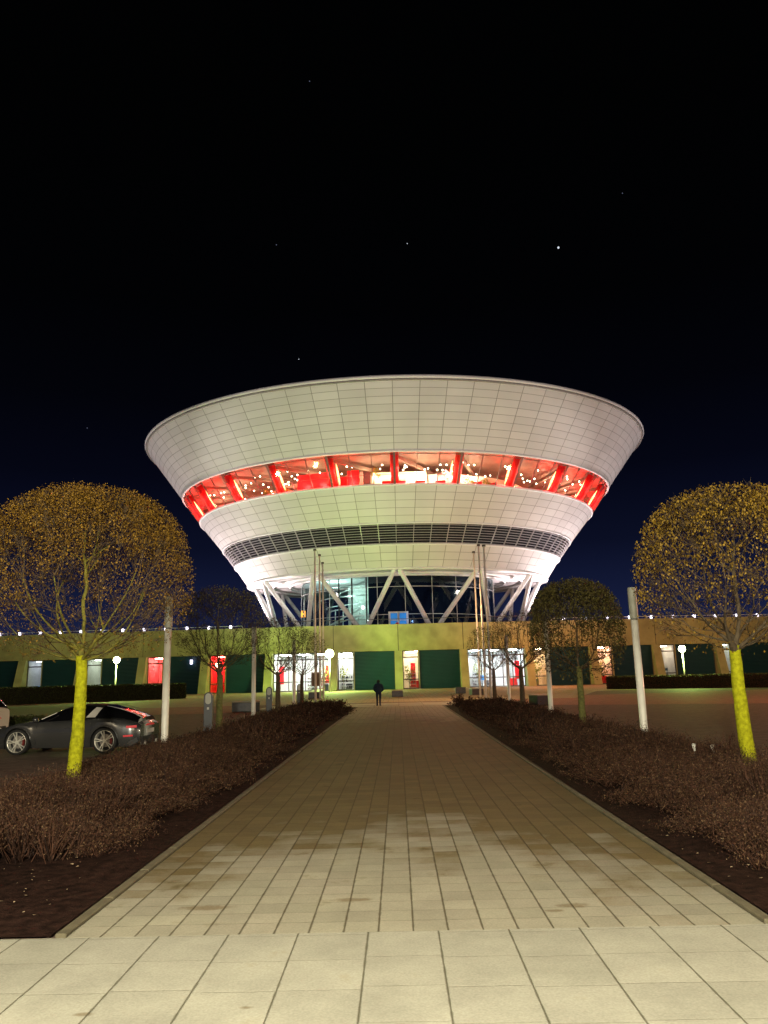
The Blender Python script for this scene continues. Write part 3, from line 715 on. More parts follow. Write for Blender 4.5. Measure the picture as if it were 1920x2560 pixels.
# ------------------------------------------------------------------ trees
def make_tree(seed,cr,zt,zb,zf,targets,leaf,lm,twm,bm,rad,leafn,leafs,fine=3,topz=None,leafpos=.62,lean=0):
    rg=np.random.RandomState(seed); rr=random.Random(seed)
    zc=zb+(zt-zb)*.42; hu=zt-zc; hl=zc-zb
    def inside(u,q):
        # u unit vector, q radial fraction -> point in the clipped crown (superellipsoid, flat bottom)
        e=.72
        x=np.sign(u[:,0])*abs(u[:,0])**e; y=np.sign(u[:,1])*abs(u[:,1])**e; z=np.sign(u[:,2])*abs(u[:,2])**.85
        z=np.where(z>0,z*hu,z*hl)
        hr=np.sqrt(u[:,0]**2+u[:,1]**2)+1e-6; k=hr**(-1+.80)
        return np.stack([u[:,0]*k*cr*q,u[:,1]*k*cr*q,zc+z*q],1)
    u=rg.normal(size=(targets,3)); u/=np.linalg.norm(u,axis=1)[:,None]
    q=rg.uniform(.3,1,targets)**.45; q=np.minimum(q,.97)*.93
    T=inside(u,q)
    T=T[np.argsort(np.linalg.norm(T-np.array([0,0,zf]),axis=1))]
    # leader nodes
    nodes=[(0,0,zf-.05)]; par=[-1]; cost=[0.]
    z=zf
    while z<zf+(zt-zf)*.8:
        z+=.14; nodes.append((rr.uniform(-.03,.03)+nodes[-1][0],rr.uniform(-.03,.03)+nodes[-1][1],z)); par.append(len(nodes)-2); cost.append(cost[-1]+.14)
    A=np.zeros((60000,3)); Cc=np.zeros(60000); n=len(nodes); A[:n]=nodes; Cc[:n]=cost
    for t in T:
        d=np.linalg.norm(A[:n]-t,axis=1)
        # favour upward-going connections
        dz=t[2]-A[:n,2]; hd=np.sqrt(((A[:n,:2]-t[:2])**2).sum(1))
        pen=np.where(dz<hd*.25,(hd*.25-dz)*1.2,0)
        i=int(np.argmin(d+Cc[:n]*.55+pen))
        L=d[i]; k=max(1,int(L/.22)); p0=A[i].copy(); prev=i
        for s in range(1,k+1):
            f=s/k; p=p0+(t-p0)*f; sag=math.sin(f*math.pi)*L*.07
            p=p+np.array([rr.uniform(-.02,.02),rr.uniform(-.02,.02),-sag+rr.uniform(-.01,.02)])
            if s==k: p=t
            A[n]=p; Cc[n]=Cc[prev]+L/k; par.append(prev); prev=n; n+=1
    cnt=np.zeros(n); haschild=np.zeros(n,bool); nl=int(round((zt-zf)*.8/.14))
    for i in range(n):
        if par[i]>=0: haschild[par[i]]=True
    for i in range(n-1,0,-1):
        if not haschild[i]: cnt[i]+=1
        cnt[par[i]]+=cnt[i]
    main=-np.ones(n,int)
    for i in range(1,n):
        pp=par[i]
        if main[pp]<0 or cnt[i]>cnt[main[pp]]: main[pp]=i
    for _ in range(6):
        B=A.copy()
        for i in range(nl,n):
            if haschild[i] and main[i]>0: B[i]=A[i]*.4+(A[par[i]]+A[main[i]])*.3
        A=B
    rad_=lambda c: max(.0035,rad*.74*(c/cnt[0])**.55) if c>0 else .0035
    br=MB(); tw=MB()
    for i in range(1,n):
        a,b=A[par[i]],A[i]; ra,rb=rad_(cnt[par[i]]),rad_(cnt[i])
        if ra>rb*2.2: ra=rb*1.4
        ns=8 if rb>.03 else (5 if rb>.012 else 3)
        (br if rb>.010 else tw).tube([a,b],[ra,rb],ns,cap=False)
    # fine twigs + leaves
    ends=[i for i in range(1,n) if not haschild[i]]
    lf=MB()
    rg2=random.Random(seed+5)
    def twig(p,d,l):
        e=p+d*l; s=Vector((rg2.gauss(0,1),rg2.gauss(0,1),rg2.gauss(0,1))).cross(d)
        if s.length<1e-3: return e
        s.normalize(); s*=.0045
        tw.add([p-s,p+s,e],[(0,1,2)]); return e
    def leafq(p,sz,rim_):
        a=Vector((rg2.gauss(0,.5),rg2.gauss(0,.5),-1 if leaf=='hang' else rg2.gauss(0,1))).normalized()
        b=a.cross(Vector((rg2.gauss(0,1),rg2.gauss(0,1),rg2.gauss(0,1)))).normalized()
        lf.quad(p,p+a*sz*.5+b*sz*.32,p+a*sz,p+a*sz*.5-b*sz*.32)
    cz=Vector((0,0,zc))
    for i in ends:
        p=Vector(A[i]); o=(p-Vector((0,0,zf))).normalized()
        for k in range(fine):
            d=(o+Vector((rg2.gauss(0,.5),rg2.gauss(0,.5),rg2.gauss(0,.4)))).normalized()
            e=twig(p,d,rg2.uniform(.10,.24))
            for k2 in range(2):
                d2=(d+Vector((rg2.gauss(0,.6),rg2.gauss(0,.6),rg2.gauss(0,.5)))).normalized(); twig(p+(e-p)*rg2.uniform(.3,.9),d2,rg2.uniform(.07,.15))
    if leafn:
        u=rg.normal(size=(leafn*4,3)); u/=np.linalg.norm(u,axis=1)[:,None]
        q=1-np.abs(rg.normal(size=leafn*4))*.13; q=np.clip(q,.3,1.02)
        keep=(rg.uniform(size=leafn*4)<np.clip(leafpos*.42+.75*u[:,2]+.05,.05,1))
        # clumps: noise by coarse hash
        ph=rg.uniform(0,6,6)
        cl=np.sin(u[:,0]*7+ph[0])*np.sin(u[:,1]*8+ph[1])*np.sin(u[:,2]*7+ph[2])+.5*np.sin(u[:,0]*17+ph[3])*np.sin(u[:,2]*19+ph[4])
        keep&=(rg.uniform(size=leafn*4)<np.clip(.6+cl*.75,.06,1))
        L=inside(u,q+rg.normal(size=leafn*4)*.012)[keep][:leafn]
        for p in L: leafq(Vector(p),rg2.uniform(.6,1.3)*leafs,0)
    return br,tw,lf
def place_tree(x,y,label,spec,protos={}):
    key=spec['key']
    if key in protos:
        o=copytree(protos[key]); o.location=(x,y,0); o.rotation_euler=(0,0,spec.get('rz',0)); tag(o,label); return o
    s=spec
    o=empty('tree',(x,y,0),0,label,'tree','clipped dome trees lining the path')
    zf=s['zf']; r=s['rad']; rr=random.Random(s['seed'])
    pts=[];rads=[]
    k=14
    for i in range(k+1):
        t=i/k; pts.append((s.get('bend',0)*math.sin(t*2.4)+rr.uniform(-.007,.007),rr.uniform(-.007,.007),-.05+t*(zf+.1))); rads.append(r*(1.12-.28*t)*(1+.18*math.exp(-t*14))*rr.uniform(.97,1.03))
    MB().tube(pts,rads,18).build('trunk',s['bark'],o,smooth=True)
    top=pts[-1]
    br,tw,lf=make_tree(s['seed'],s['cr'],s['zt'],s['zb'],zf,s['targets'],s.get('leaf','any'),None,None,None,r,s['leafn'],s['leafs'],s.get('fine',3),leafpos=s.get('leafpos',.6))
    ox=top[0]; sx_=s.get('shx',0)
    for b in (br,tw,lf):
        b.v=[(v[0]+ox+sx_*min(1,max(0,(v[2]-zf)/.8)),v[1],v[2]) for v in b.v]
    br.build('branches',M['bark4'] if s.get('lit') else M['bark2'],o,smooth=True); tw.build('twigs',s['twig'],o)  # near-tree branches take a dimmer bark, standing in for crown shade
    if lf.f: lf.build('leaves',s['lm'],o)
    protos[key]=o; return o
place_tree(-5.95,14.5,'large orange leaved dome tree nearest on the left, yellow green trunk',dict(key='a',seed=11,cr=2.02,zt=5.62,zb=2.25,zf=2.35,targets=620,leafn=42000,leafs=.034,rad=.115,bark=M['bark'],twig=M['twig'],lm=M['leafo'],lit=1,fine=11,leafpos=.75,bend=.07))
place_tree(6.25,14.45,'large tree nearest on the right with hanging yellow catkins and yellow green trunk',dict(key='b',seed=23,cr=1.80,shx=.12,zt=5.30,zb=2.15,zf=2.25,targets=560,leafn=15000,leafs=.048,leaf='hang',rad=.12,bark=M['bark'],twig=M['twig'],lm=M['leafy'],fine=10,leafpos=.8,bend=-.06))
place_tree(-6.05,26.6,'bare dark dome tree second from the viewer on the left',dict(key='c',seed=31,cr=1.62,zt=5.1,zb=2.2,zf=2.0,targets=1100,leafn=3500,leafs=.06,rad=.11,fine=5,bark=M['bark3'],twig=M['twigd'],lm=M['leafd']))
place_tree(6.05,26.3,'olive green leafy dome tree second from the viewer on the right',dict(key='d',seed=41,cr=1.62,zt=4.98,zb=1.55,zf=2.0,targets=700,leafn=17000,leafs=.07,rad=.11,fine=4,bark=M['bark3'],twig=M['twigd'],lm=M['leafd'],leafpos=.9))
place_tree(-6.0,39.2,'bare dark dome tree third from the viewer on the left',dict(key='e',seed=51,cr=1.75,zt=5.0,zb=2.1,zf=2.1,targets=700,leafn=900,leafs=.08,rad=.12,fine=5,bark=M['bark2'],twig=M['twigd'],lm=M['leafd']))
place_tree(6.1,39.0,'bare dark dome tree third from the viewer on the right',dict(key='e',rz=2.1))
place_tree(-6.25,51.,'bare dome tree farthest away on the left, beside the brightest lamp',dict(key='e',rz=4.0))
place_tree(6.2,51.,'bare dome tree farthest away on the right, beside the flagpoles',dict(key='e',rz=5.2))

# ------------------------------------------------------------------ shrubs
def hsh(a,b,c):
    v=math.sin(a*127.1+b*311.7+c*74.7)*43758.5453; return v-math.floor(v)
def mound(x,y,sd):
    best=0
    for i in range(int(math.floor(x/.85))-1,int(math.floor(x/.85))+2):
        for j in range(int(math.floor(y/.85))-1,int(math.floor(y/.85))+2):
            cx=(i+.2+.6*hsh(i,j,sd))*.85; cy=(j+.2+.6*hsh(i,j,sd+9))*.85; hh=.75+.55*hsh(i,j,sd+3)
            d2=((x-cx)**2+(y-cy)**2)/.42
            best=max(best,hh*math.exp(-d2*d2*1.1))
    return .35+.75*best
def shrubbed(x0,x1,y0,y1,name,seed,lab,skipf,hf):
    rg=random.Random(seed); b=MB(); b2=MB()
    y=y0
    while y<y1:
        step=.30+.012*(y-y0) if y<24 else .62
        x=x0
        while x<x1:
            xx=x+rg.uniform(-.12,.12); yy=y+rg.uniform(-.15,.15)
            h=hf(xx,yy)*mound(xx,yy,seed)*rg.uniform(.75,1.2)
            if not skipf(xx,yy) and h>.1:
                near=yy<22
                n=int((92 if yy<12 else (46 if yy<22 else 22)))
                wd=.0012+.00026*yy
                for k in range(n):
                    a=rg.uniform(0,2*math.pi); sp=rg.uniform(0,.42)*(step/.3)**.7; tl=rg.uniform(.55,1.05)
                    p0=Vector((xx+math.cos(a)*sp*.3,yy+math.sin(a)*sp*.3,.02+rg.uniform(0,.35)*h))
                    p1=Vector((xx+math.cos(a)*sp,yy+math.sin(a)*sp,h*tl*(1-.35*(sp/.5)**2)))
                    p1+=Vector((rg.gauss(0,.10),rg.gauss(0,.08),0)); mid=(p0+p1)/2+Vector((rg.gauss(0,.05),rg.gauss(0,.05),.03))
                    s=Vector((rg.gauss(0,1),rg.gauss(0,.4),0)).normalized()*wd*(1.1 if near else 1.8)
                    b.add([p0-s,p0+s,mid+s*.8,mid-s*.8],[(0,1,2,3)]); b.add([mid-s*.7,mid+s*.7,p1],[(0,1,2)])
                    # small leaves/spurs along the tip
                    for q in range(12 if near else 4):
                        t=rg.uniform(.1,1.); c=mid.lerp(p1,t)+Vector((rg.gauss(0,.04),rg.gauss(0,.04),rg.gauss(0,.03)))
                        e=Vector((rg.gauss(0,1),rg.gauss(0,1),rg.gauss(0,1))).normalized()*(.006+.0008*yy)*(1 if near else 1.5); f=e.cross(Vector((rg.gauss(0,1),rg.gauss(0,1),1))).normalized()*e.length*.6
                        (b2 if rg.random()<.22 else b).add([c-e,c+f,c+e],[(0,1,2)])
            x+=step
        y+=step
    b.v.extend([]); o=b.build(name,M['shrub']); tag(o,lab,'shrubs',kind='stuff')
    b2.build('pale_shoots',M['shrub2'],o)
    return o
def hl(x,y):
    # mound profile: lower rows near the path edge at the front
    base=.58+.12*math.sin(y*.9+x*1.3)+.10*math.sin(y*2.1-x)
    base*=min(1,max(.3,(-3.0-x)/.8)) if y<40 else min(1,max(0,(-2.95-x)/.4))
    base*=min(1,max(.0,(x+7.4)/2.0))
    return max(0,base)
def sl(x,y): return (y<7.6+max(0,(-3.0-x))*0-.25*math.sin(x*2.2)+ (0.9 if x>-4.4 else 0)) or (y>12.0 and y<18 and x<-6.3 and math.sin(y*2)>.2) or (x>-3.12-.12*math.sin(y*3)-max(0,(14-y))*.03 and y<40)
shrubbed(-7.3,-2.9,7.3,49.2,'shrub_bed',5,'brown twiggy low shrubs filling the bed left of the path',sl,hl)
def hr_(x,y):
    base=.52+.10*math.sin(y*1.1+x*1.7)+.09*math.sin(y*2.7+x)
    base*=min(1,max(.3,(x-3.1)/.8)) if y<40 else min(1,max(0,(x-3.1)/.4))
    return max(0,base*min(1,max(0,(7.4-x)/1.6)))
def sr_(x,y): return (x<3.22+.12*math.sin(y*3)+max(0,(14-y))*.03 and y<40) or y<7.65+.25*math.sin(x*2)
shrubbed(3.0,7.3,7.3,49.2,'shrub_bed',6,'brown twiggy low shrubs filling the bed right of the path',sr_,hr_)
# a second strip of shrubs left of the near tree, out to the frame edge
shrubbed(-11.5,-7.2,7.6,11.6,'shrub_bed',8,'dark brown shrubs at the far left edge in front of the parking lot',lambda x,y:False,lambda x,y:.36+.1*math.sin(x*2+y))
# litter on the mulch
lt_=MB(); rg=random.Random(4)
for k in range(420):
    s=rg.choice((-1,1)); x=s*rg.uniform(2.9,6.8); y=6.6+abs(rg.gauss(0,2.2))
    if s<0 and rg.random()<.4: x=-rg.uniform(2.9,9)
    z=.06; a=rg.uniform(0,6.28); r=rg.uniform(.006,.022)
    lt_.add([(x+math.cos(a)*r,y+math.sin(a)*r,z),(x+math.cos(a+2)*r,y+math.sin(a+2)*r,z+.004),(x+math.cos(a+4)*r,y+math.sin(a+4)*r,z+.006)],[(0,1,2)])
tag(lt_.build('fallen_leaves',mat('pale dry leaf',(.42,.32,.2),.8)),'pale dry leaf crumbs scattered on the dark mulch','leaf litter',kind='stuff')

# ------------------------------------------------------------------ hedges
def hedge(a,b,h,d,lab,lm,n):
    a=Vector(a); b=Vector(b); L=(b-a).length; ang=math.atan2(b.y-a.y,b.x-a.x)
    o=empty('hedge',(a.x,a.y,0),ang,lab,'hedge')
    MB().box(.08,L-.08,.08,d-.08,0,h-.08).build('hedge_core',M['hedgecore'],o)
    m=MB(); rg=random.Random(int(h*100))
    for k in range(n):
        f=rg.random()
        if f<.55: p=Vector((rg.uniform(0,L),rg.gauss(.03,.04),rg.uniform(0,h)))
        elif f<.85: p=Vector((rg.uniform(0,L),rg.uniform(0,d),h+rg.gauss(-.02,.04)))
        else: p=Vector((rg.choice((0,L))+rg.gauss(0,.04),rg.uniform(0,d),rg.uniform(0,h)))
        e=Vector((rg.gauss(0,1),rg.gauss(0,1),rg.gauss(0,1))).normalized()*.07; g=e.cross(Vector((rg.gauss(0,1),rg.gauss(0,1),rg.gauss(0,1)))).normalized()*.05
        m.quad(p-e,p-g,p+e,p+g)
    m.build('foliage',lm,o); return o
hedge((-50,70.5,0),(-23.3,86,0),1.62,1.6,'clipped dark green hedge in front of the shutters on the left',M['hedge'],16000)
hedge((21.5,81.5,0),(52,64,0),1.25,1.5,'low brown bare hedge in front of the shutters on the right',M['hedgebr'],16000)
hedge((-24,33,0),(-15.6,34.2,0),.5,1.0,'low dark hedge piece between the white car and the grass',M['hedge'],3500)

# ------------------------------------------------------------------ poles
def white_pole(x,y,h,lab,first=[None]):
    if first[0] is None:
        o=empty('light_column',(x,y,0),0,lab,'light column','white light columns along the path')
        MB().tube([(0,0,-.05),(0,0,.06),(0,0,3.25)],[.115,.105,.10],20).build('pole',M['pole'],o,smooth=True)
        MB().cyl(0,0,3.25,3.28,.085,20).build('joint',M['alu'],o,smooth=True)
        autos(MB().tube([(0,0,3.28),(0,0,4.12),(0,0,4.16)],[.118,.118,.10],20).build('lamp_head',M['poleg'],o)); first[0]=o
    else:
        o=copytree(first[0]); o.location=(x,y,0); tag(o,lab)
    o.scale=(1,1,h/4.16)
    return o
white_pole(6.75,22.1,4.2,'tall white light column nearest on the right, in front of the parking lot'); white_pole(-6.9,23.3,4.4,'white light column nearest on the left, behind the parked dark car')
white_pole(6.6,34.5,4.15,'white light column in the middle of the right row'); white_pole(-7.0,38,4.4,'white light column in the middle of the left row')
white_pole(7.15,51.1,4.3,'farthest white light column of the right row'); white_pole(-6.95,52.4,4.4,'farthest white light column of the left row')
def flagpole(x,y,h,lab,first=[None]):
    if first[0] is None:
        o=empty('flagpole',(x,y,0),0,lab,'flagpole','bare flagpoles before the cone')
        MB().tube([(0,0,0),(0,0,5),(0,0,10)],[.085,.07,.055],12).build('mast',M['flag'],o,smooth=True); MB().cyl(0,0,10,10.12,.13,12).build('cap',M['alu'],o); first[0]=o
    else: o=copytree(first[0]); o.location=(x,y,0); tag(o,lab)
    o.scale=(1,1,h/10.12)
flagpole(-6.36,60.4,11.9,'left flagpole of the left trio, tallest in view'); flagpole(-6.45,65,12.2,'middle flagpole of the left trio'); flagpole(-6.75,71,12.4,'right flagpole of the left trio')
flagpole(6.79,65.6,12.2,'left flagpole of the right trio'); flagpole(6.55,59.3,11.75,'middle flagpole of the right trio'); flagpole(6.1,52.,10.5,'right flagpole of the right trio, tallest in view')
# bollard style posts with oval panels
def post(x,y,lab,first=[None]):
    if first[0] is None:
        o=empty('charging_post',(x,y,0),0,lab,'post','grey posts with pale oval panels')
        b=MB(); n=12; pr=[(-.15,0),(.15,0),(.15,1.33)]+[(.15*math.cos(math.pi*k/n),1.33+.15*math.sin(math.pi*k/n)) for k in range(1,n)]+[(-.15,1.33)]
        m=len(pr); b.add([(p[0],-.17,p[1]) for p in pr]+[(p[0],.17,p[1]) for p in pr],[tuple(range(m))]+[tuple(range(2*m-1,m-1,-1))]+[(i,m+i,m+(i+1)%m,(i+1)%m) for i in range(m)])
        bev(fixn(b.build('housing',M['bollard'],o)),.012,2)
        b=MB(); m=24; q=[]
        for k in range(m):
            t=2*math.pi*k/m; q.append((.10*math.cos(t),-.186,1.255+(.1*math.sin(t)+(.085 if math.sin(t)>0 else -.085))))
        b.add(q+[(p[0],-.165,p[2]) for p in q],[tuple(range(m))]+[(i,m+i,m+(i+1)%m,(i+1)%m) for i in range(m)]); fixn(b.build('oval_panel',M['oval'],o))
        MB().box(-.035,.035,-.19,-.168,.88,.96).build('socket',M['plate'],o); first[0]=o
    else: o=copytree(first[0]); o.location=(x,y,0); tag(o,lab)
    o.rotation_euler=(0,0,R(6))
post(-6.75,28.0,'nearest grey charging post with a pale oval panel, left of the path'); post(-6.62,40.3,'middle grey charging post of the left row'); post(-6.77,53.7,'farthest grey charging post of the left row')
# benches
def bench(x,y,lx,ly,rz,lab,slab=True):
    o=empty('bench',(x,y,0),rz,lab,'bench','dark stone block benches on the plaza')
    bev(MB().box(-lx/2,lx/2,-ly/2,ly/2,0,.52).build('base',M['granite'],o),.02); bev(MB().box(-lx/2-.02,lx/2+.02,-ly/2-.02,ly/2+.02,.525,.6).build('seat',M['granitet'] if slab else M['granite'],o),.015)
bench(-9.2,47.5,1.65,.6,R(10),'dark stone bench behind the left light column by the nearest post'); bench(-8.3,80,1.0,15,R(4),'long stone bench with a pale top near the lit entrance')
bench(-.1,72,1.0,.9,0,'small dark stone block right of the walking person'); bench(7.1,72,1.1,.8,R(15),'dark stone block at the end of the right shrub bed'); bench(6.2,79,1.0,.8,0,'farther dark stone block beside the right flagpoles',False)
bench(8.4,47.2,.95,.9,R(25),'dark stone block between the two right light columns')
# bin / notice board at the entrance
o=empty('notice_board',(-9.6,92,0),0,'small dark notice board on two legs by the lit entrance','sign')
MB().box(-.55,.55,-.06,.06,.9,2.5).build('board',M['mull'],o)
for s in (-1,1): MB().cyl(s*.5,.0,0,.9,.04,8).build('leg',M['alu'],o)
# small ground spotlights in the right bed
for i,(x,y,lab) in enumerate(((5.55,15.2,'left small grey stake lamp in the shrubs by the right near tree'),(5.78,14.9,'small white stake lamp beside the right near trunk'),(-6.35,15.6,'small white stake lamp left of the left near trunk'))):
    o=empty('stake_lamp',(x,y,0),0,lab,'lamp'); MB().cyl(0,0,0,.42,.012,6).build('stake',M['alu'],o); MB().tube([(0,0,.38),(-.02,-.03,.50)],[.022,.034],12).build('head',M['pole'],o)

# ------------------------------------------------------------------ car
def interp(tab,x):
    for (xa,a),(xb,b) in zip(tab,tab[1:]):
        if xa<=x<=xb:
            t=(x-xa)/(xb-xa); t=t*t*(3-2*t) if False else t
            if isinstance(a,tuple): return tuple(p+(q-p)*t for p,q in zip(a,b))
            return a+(b-a)*t
    return tab[0][1] if x<tab[0][0] else tab[-1][1]
def smooth_tab(tab,x):
    return (interp(tab,x-.05)+interp(tab,x)+interp(tab,x+.05))/3
def car(loc,rz,lab,paint,sporty=True,sc_=1.):
    # x: front is -x, rear wheel centre at x=+1.26, front wheel at -1.26, near side is -y
    root=empty('parked_car',loc,rz,lab,'car')
    FR,RR=-2.18,2.2
    if sporty:
        deck=[(-2.18,.50),(-2.1,.60),(-1.9,.70),(-1.5,.80),(-1.1,.88),(-.6,.93),(.2,.96),(1.0,.99),(1.5,.97),(1.9,.90),(2.1,.84),(2.2,.74)]
        belt=[(-2.18,.48),(-2.1,.56),(-1.9,.66),(-1.5,.78),(-1.2,.82),(-.6,.84),(.2,.85),(1.0,.90),(1.5,.88),(1.9,.80),(2.1,.74),(2.2,.66)]
        wid=[(-2.18,.62),(-2.1,.72),(-1.9,.82),(-1.4,.91),(-1.0,.91),(-.5,.88),(.3,.89),(.9,.93),(1.3,.945),(1.7,.93),(2.0,.86),(2.2,.72)]
        roof=[(-.72,.93),(-.5,1.04),(-.25,1.16),(.0,1.255),(.3,1.315),(.7,1.325),(1.1,1.27),(1.5,1.165),(1.85,1.05),(2.1,.93)]
        gw=[(-.72,.70),(-.3,.66),(.3,.60),(.9,.58),(1.5,.52),(2.1,.45)]
    else:
        deck=[(-2.18,.7),(-2.0,.86),(-1.5,.98),(-1.0,1.04),(0,1.06),(1.5,1.1),(2.1,1.12),(2.2,1.05)]
        belt=[(-2.18,.6),(-2.0,.76),(-1.5,.9),(-1.0,.96),(0,1.0),(1.5,1.04),(2.1,1.04),(2.2,.95)]
        wid=[(-2.18,.66),(-2.0,.82),(-1.4,.92),(0,.92),(1.5,.93),(2.0,.88),(2.2,.78)]
        roof=[(-1.1,1.04),(-.6,1.38),(-.2,1.55),(.6,1.62),(1.4,1.58),(1.9,1.45),(2.12,1.12)]
        gw=[(-1.1,.76),(0,.68),(1.4,.66),(2.12,.66)]
    WR=.345; WC=.345; AR=.395
    b=MB(); nx=110; secs=[]
    for i in range(nx+1):
        x=FR+(RR-FR)*i/nx
        w_=smooth_tab(wid,x); zd=smooth_tab(deck,x); zb=smooth_tab(belt,x)
        z0=.17 if abs(x)<2.0 else .17+(abs(x)-2.0)*.55
        arch=0
        for wx in (-1.26,1.26):
            d=abs(x-wx)
            if d<AR: arch=max(arch,WC+math.sqrt(AR*AR-d*d))
        zl=max(z0,arch)
        fl=1.0
        for wx in (-1.26,1.26):
            d=abs(x-wx)
            fl+= .022*math.exp(-((d)/.42)**2)
        S=[]
        zm=zl+(zb-zl)*.45
        prof=[(w_*.94 if arch==0 else w_*fl,zl),(w_*.975*fl if arch==0 else w_*fl*1.004,zl+(zb-zl)*.12),(w_*fl,zm),(w_*fl*.995,zl+(zb-zl)*.75),(w_*.975,zb-.03),(w_*.93,zb+.035*(1 if zd-zb>.03 else .5)),(w_*.80,zb+(zd-zb)*.75),(w_*.5,zd+.008),(0,zd+.02)]
        for y,z in prof: S.append((x,-y,z))
        for y,z in prof[-2::-1]: S.append((x,y,z))
        secs.append(S)
    m=len(secs[0]); o0=[p for S in secs for p in S]; fs=[]
    for i in range(nx):
        for j in range(m-1): fs.append((i*m+j,(i+1)*m+j,(i+1)*m+j+1,i*m+j+1))
    fs.append(tuple(range(m))); fs.append(tuple(range(nx*m+m-1,nx*m-1,-1)))
    b.add(o0,fs); body=autos(fixn(b.build('body',paint,root)),40)
    # inner dark wells + underbody
    MB().box(-1.95,2.05,-.70,.70,.16,.70).build('underbody',M['blackp'],root)
    # greenhouse
    def gh(x0,x1,name,mt,inset=0.,zlo=None,zfac=(0,1),n=30,top=True,side=True):
        g=MB(); S=[]
        for i in range(n+1):
            x=x0+(x1-x0)*i/n; zr=smooth_tab(roof,x)-inset; zb=smooth_tab(deck,x)-.05; wt=smooth_tab(gw,x)-inset; wb=min(smooth_tab(wid,x)*.93,wt+.24)-inset
            hh=max(.0,zr-zb); k=min(1,hh/.2); wt2=wb+(wt-wb)*k
            pr=[(wb,zb),(wb+(wt2-wb)*.55,zb+hh*.55),(wt2,zb+hh*.86),(wt2*.86,zb+hh*.95),(wt2*.5,zb+hh*.99),(0,zr)]
            S.append([(x,-y,z) for y,z in pr]+[(x,y,z) for y,z in pr[-2::-1]])
        m=len(S[0]); 
        fs=[(i*m+j,(i+1)*m+j,(i+1)*m+j+1,i*m+j+1) for i in range(n) for j in range(m-1)]
        fs+= [tuple(range(m)),tuple(range(n*m+m-1,n*m-1,-1))]
        g.add([p for s in S for p in s],fs); return autos(fixn(g.build(name,mt,root)),50)
    gh(roof[0][0],roof[-1][0],'windows',M['carglass'])
    if sporty:
        gh(-.52,.52,'roof',M['blackp'],inset=-.006) if False else None
        # light roll bar band behind the door window
        for s in (-1,1):
            g=MB(); pr=[]
            xb0,xb1,xt0,xt1=.66,.92,.86,1.03
            def sidept(x,t):
                zr=smooth_tab(roof,x); zb=smooth_tab(deck,x)-.05; wt=smooth_tab(gw,x); wb=min(smooth_tab(wid,x)*.93,wt+.24); hh=zr-zb
                if t<.55: y=wb+(wt-wb)*.55*t/.55
                else: y=wb+(wt-wb)*(.55+.45*(t-.55)/.31)
                return (x,s*(y+.012),zb+hh*t)
            ts=[.12,.35,.55,.7,.84]
            vs=[]
            for t in ts: 
                u=(t-.12)/.72; vs+= [sidept(xb0+(xt0-xb0)*u,t),sidept(xb1+(xt1-xb1)*u,t)]
            g.add(vs,[(2*i,2*i+1,2*i+3,2*i+2) for i in range(len(ts)-1)]); r_=g.build('roll_bar',M['tbar'],root); sm=r_.modifiers.new('Solidify','SOLIDIFY'); sm.thickness=.012
        # roof skin and window surround line
        g=MB(); n=16; S=[]
        for i in range(n+1):
            x=-.05+1.1*i/n; zr=smooth_tab(roof,x)+.008; wt=smooth_tab(gw,x); S.append([(x,y*wt,zr-.02*abs(y)**2-(.03 if abs(y)>.95 else 0)) for y in (-.98,-.8,-.4,0,.4,.8,.98)])
        g.add([p for s in S for p in s],[(i*7+j,(i+1)*7+j,(i+1)*7+j+1,i*7+j+1) for i in range(n) for j in range(6)]); autos(g.build('roof_panel',M['blackp'],root))
        MB().tube([(-.60,-.86,.95),(-.40,-.80,1.04),(-.22,-.745,1.12)],.010,6).build('window_trim',M['tbar'],root)
    # mirror
    MB().lathe([(.01,-.07),(.06,-.06),(.075,0),(.06,.06),(.01,.07)],12,(-.72,-.98,.95),axis='y').build('mirror',paint,root,smooth=True)
    # shoulder crease / door lines
    dl=MB(); 
    for x in (-.74,.82):
        w_=smooth_tab(wid,x); dl.bar((x,-w_*1.003,.26),(x+.02,-w_*.985,.84 if sporty else 1.0),.006,.008)
    dl.build('door_gap',M['void'],root)
    MB().box(-.15+.25,.10+.25,-.915,-.895,.70,.725).build('door_handle',paint,root)
    # rear lights etc.
    y_=smooth_tab(wid,2.02)
    tl=MB()
    for k in range(14):
        t0,t1=k/14,(k+1)/14
        def rp(t): 
            y=-.78+1.56*t; return (2.205-.16*abs(2*t-1)**3,y)
        (xa,ya),(xb,yb)=rp(t0),rp(t1)
        tl.quad((xa+.012,ya,.70),(xb+.012,yb,.70),(xb+.0,yb,.755),(xa+.0,ya,.755))
    tl.build('tail_light',M['red_l'],root)
    for s in (-1,1):
        MB().bar((1.86,s*.895,.70),(2.12,s*.79,.71),.05,.06).build('tail_light',M['red_l'],root)
        MB().bar((1.80,s*.925,.46),(2.05,s*.87,.47),.03,.045).build('side_reflector',M['red_l'],root)
        MB().tube([(2.12,s*.42,.24),(2.25,s*.42,.24)],.05,14).build('exhaust',M['silver'],root)
    MB().box(2.19,2.225,-.6,.6,.22,.42).build('rear_diffuser',M['blackp'],root)
    MB().box(2.20,2.222,-.26,.26,.50,.61).build('number_plate',M['plate'],root)
    MB().bar((1.95,-.88,.24),(2.16,-.80,.36),.03,.12).build('bumper_vent',M['blackp'],root)
    for s in (-1,1): MB().ball((-1.98,s*.64,.62),.13,8,1).build('headlight',M['silver'],root,smooth=True)
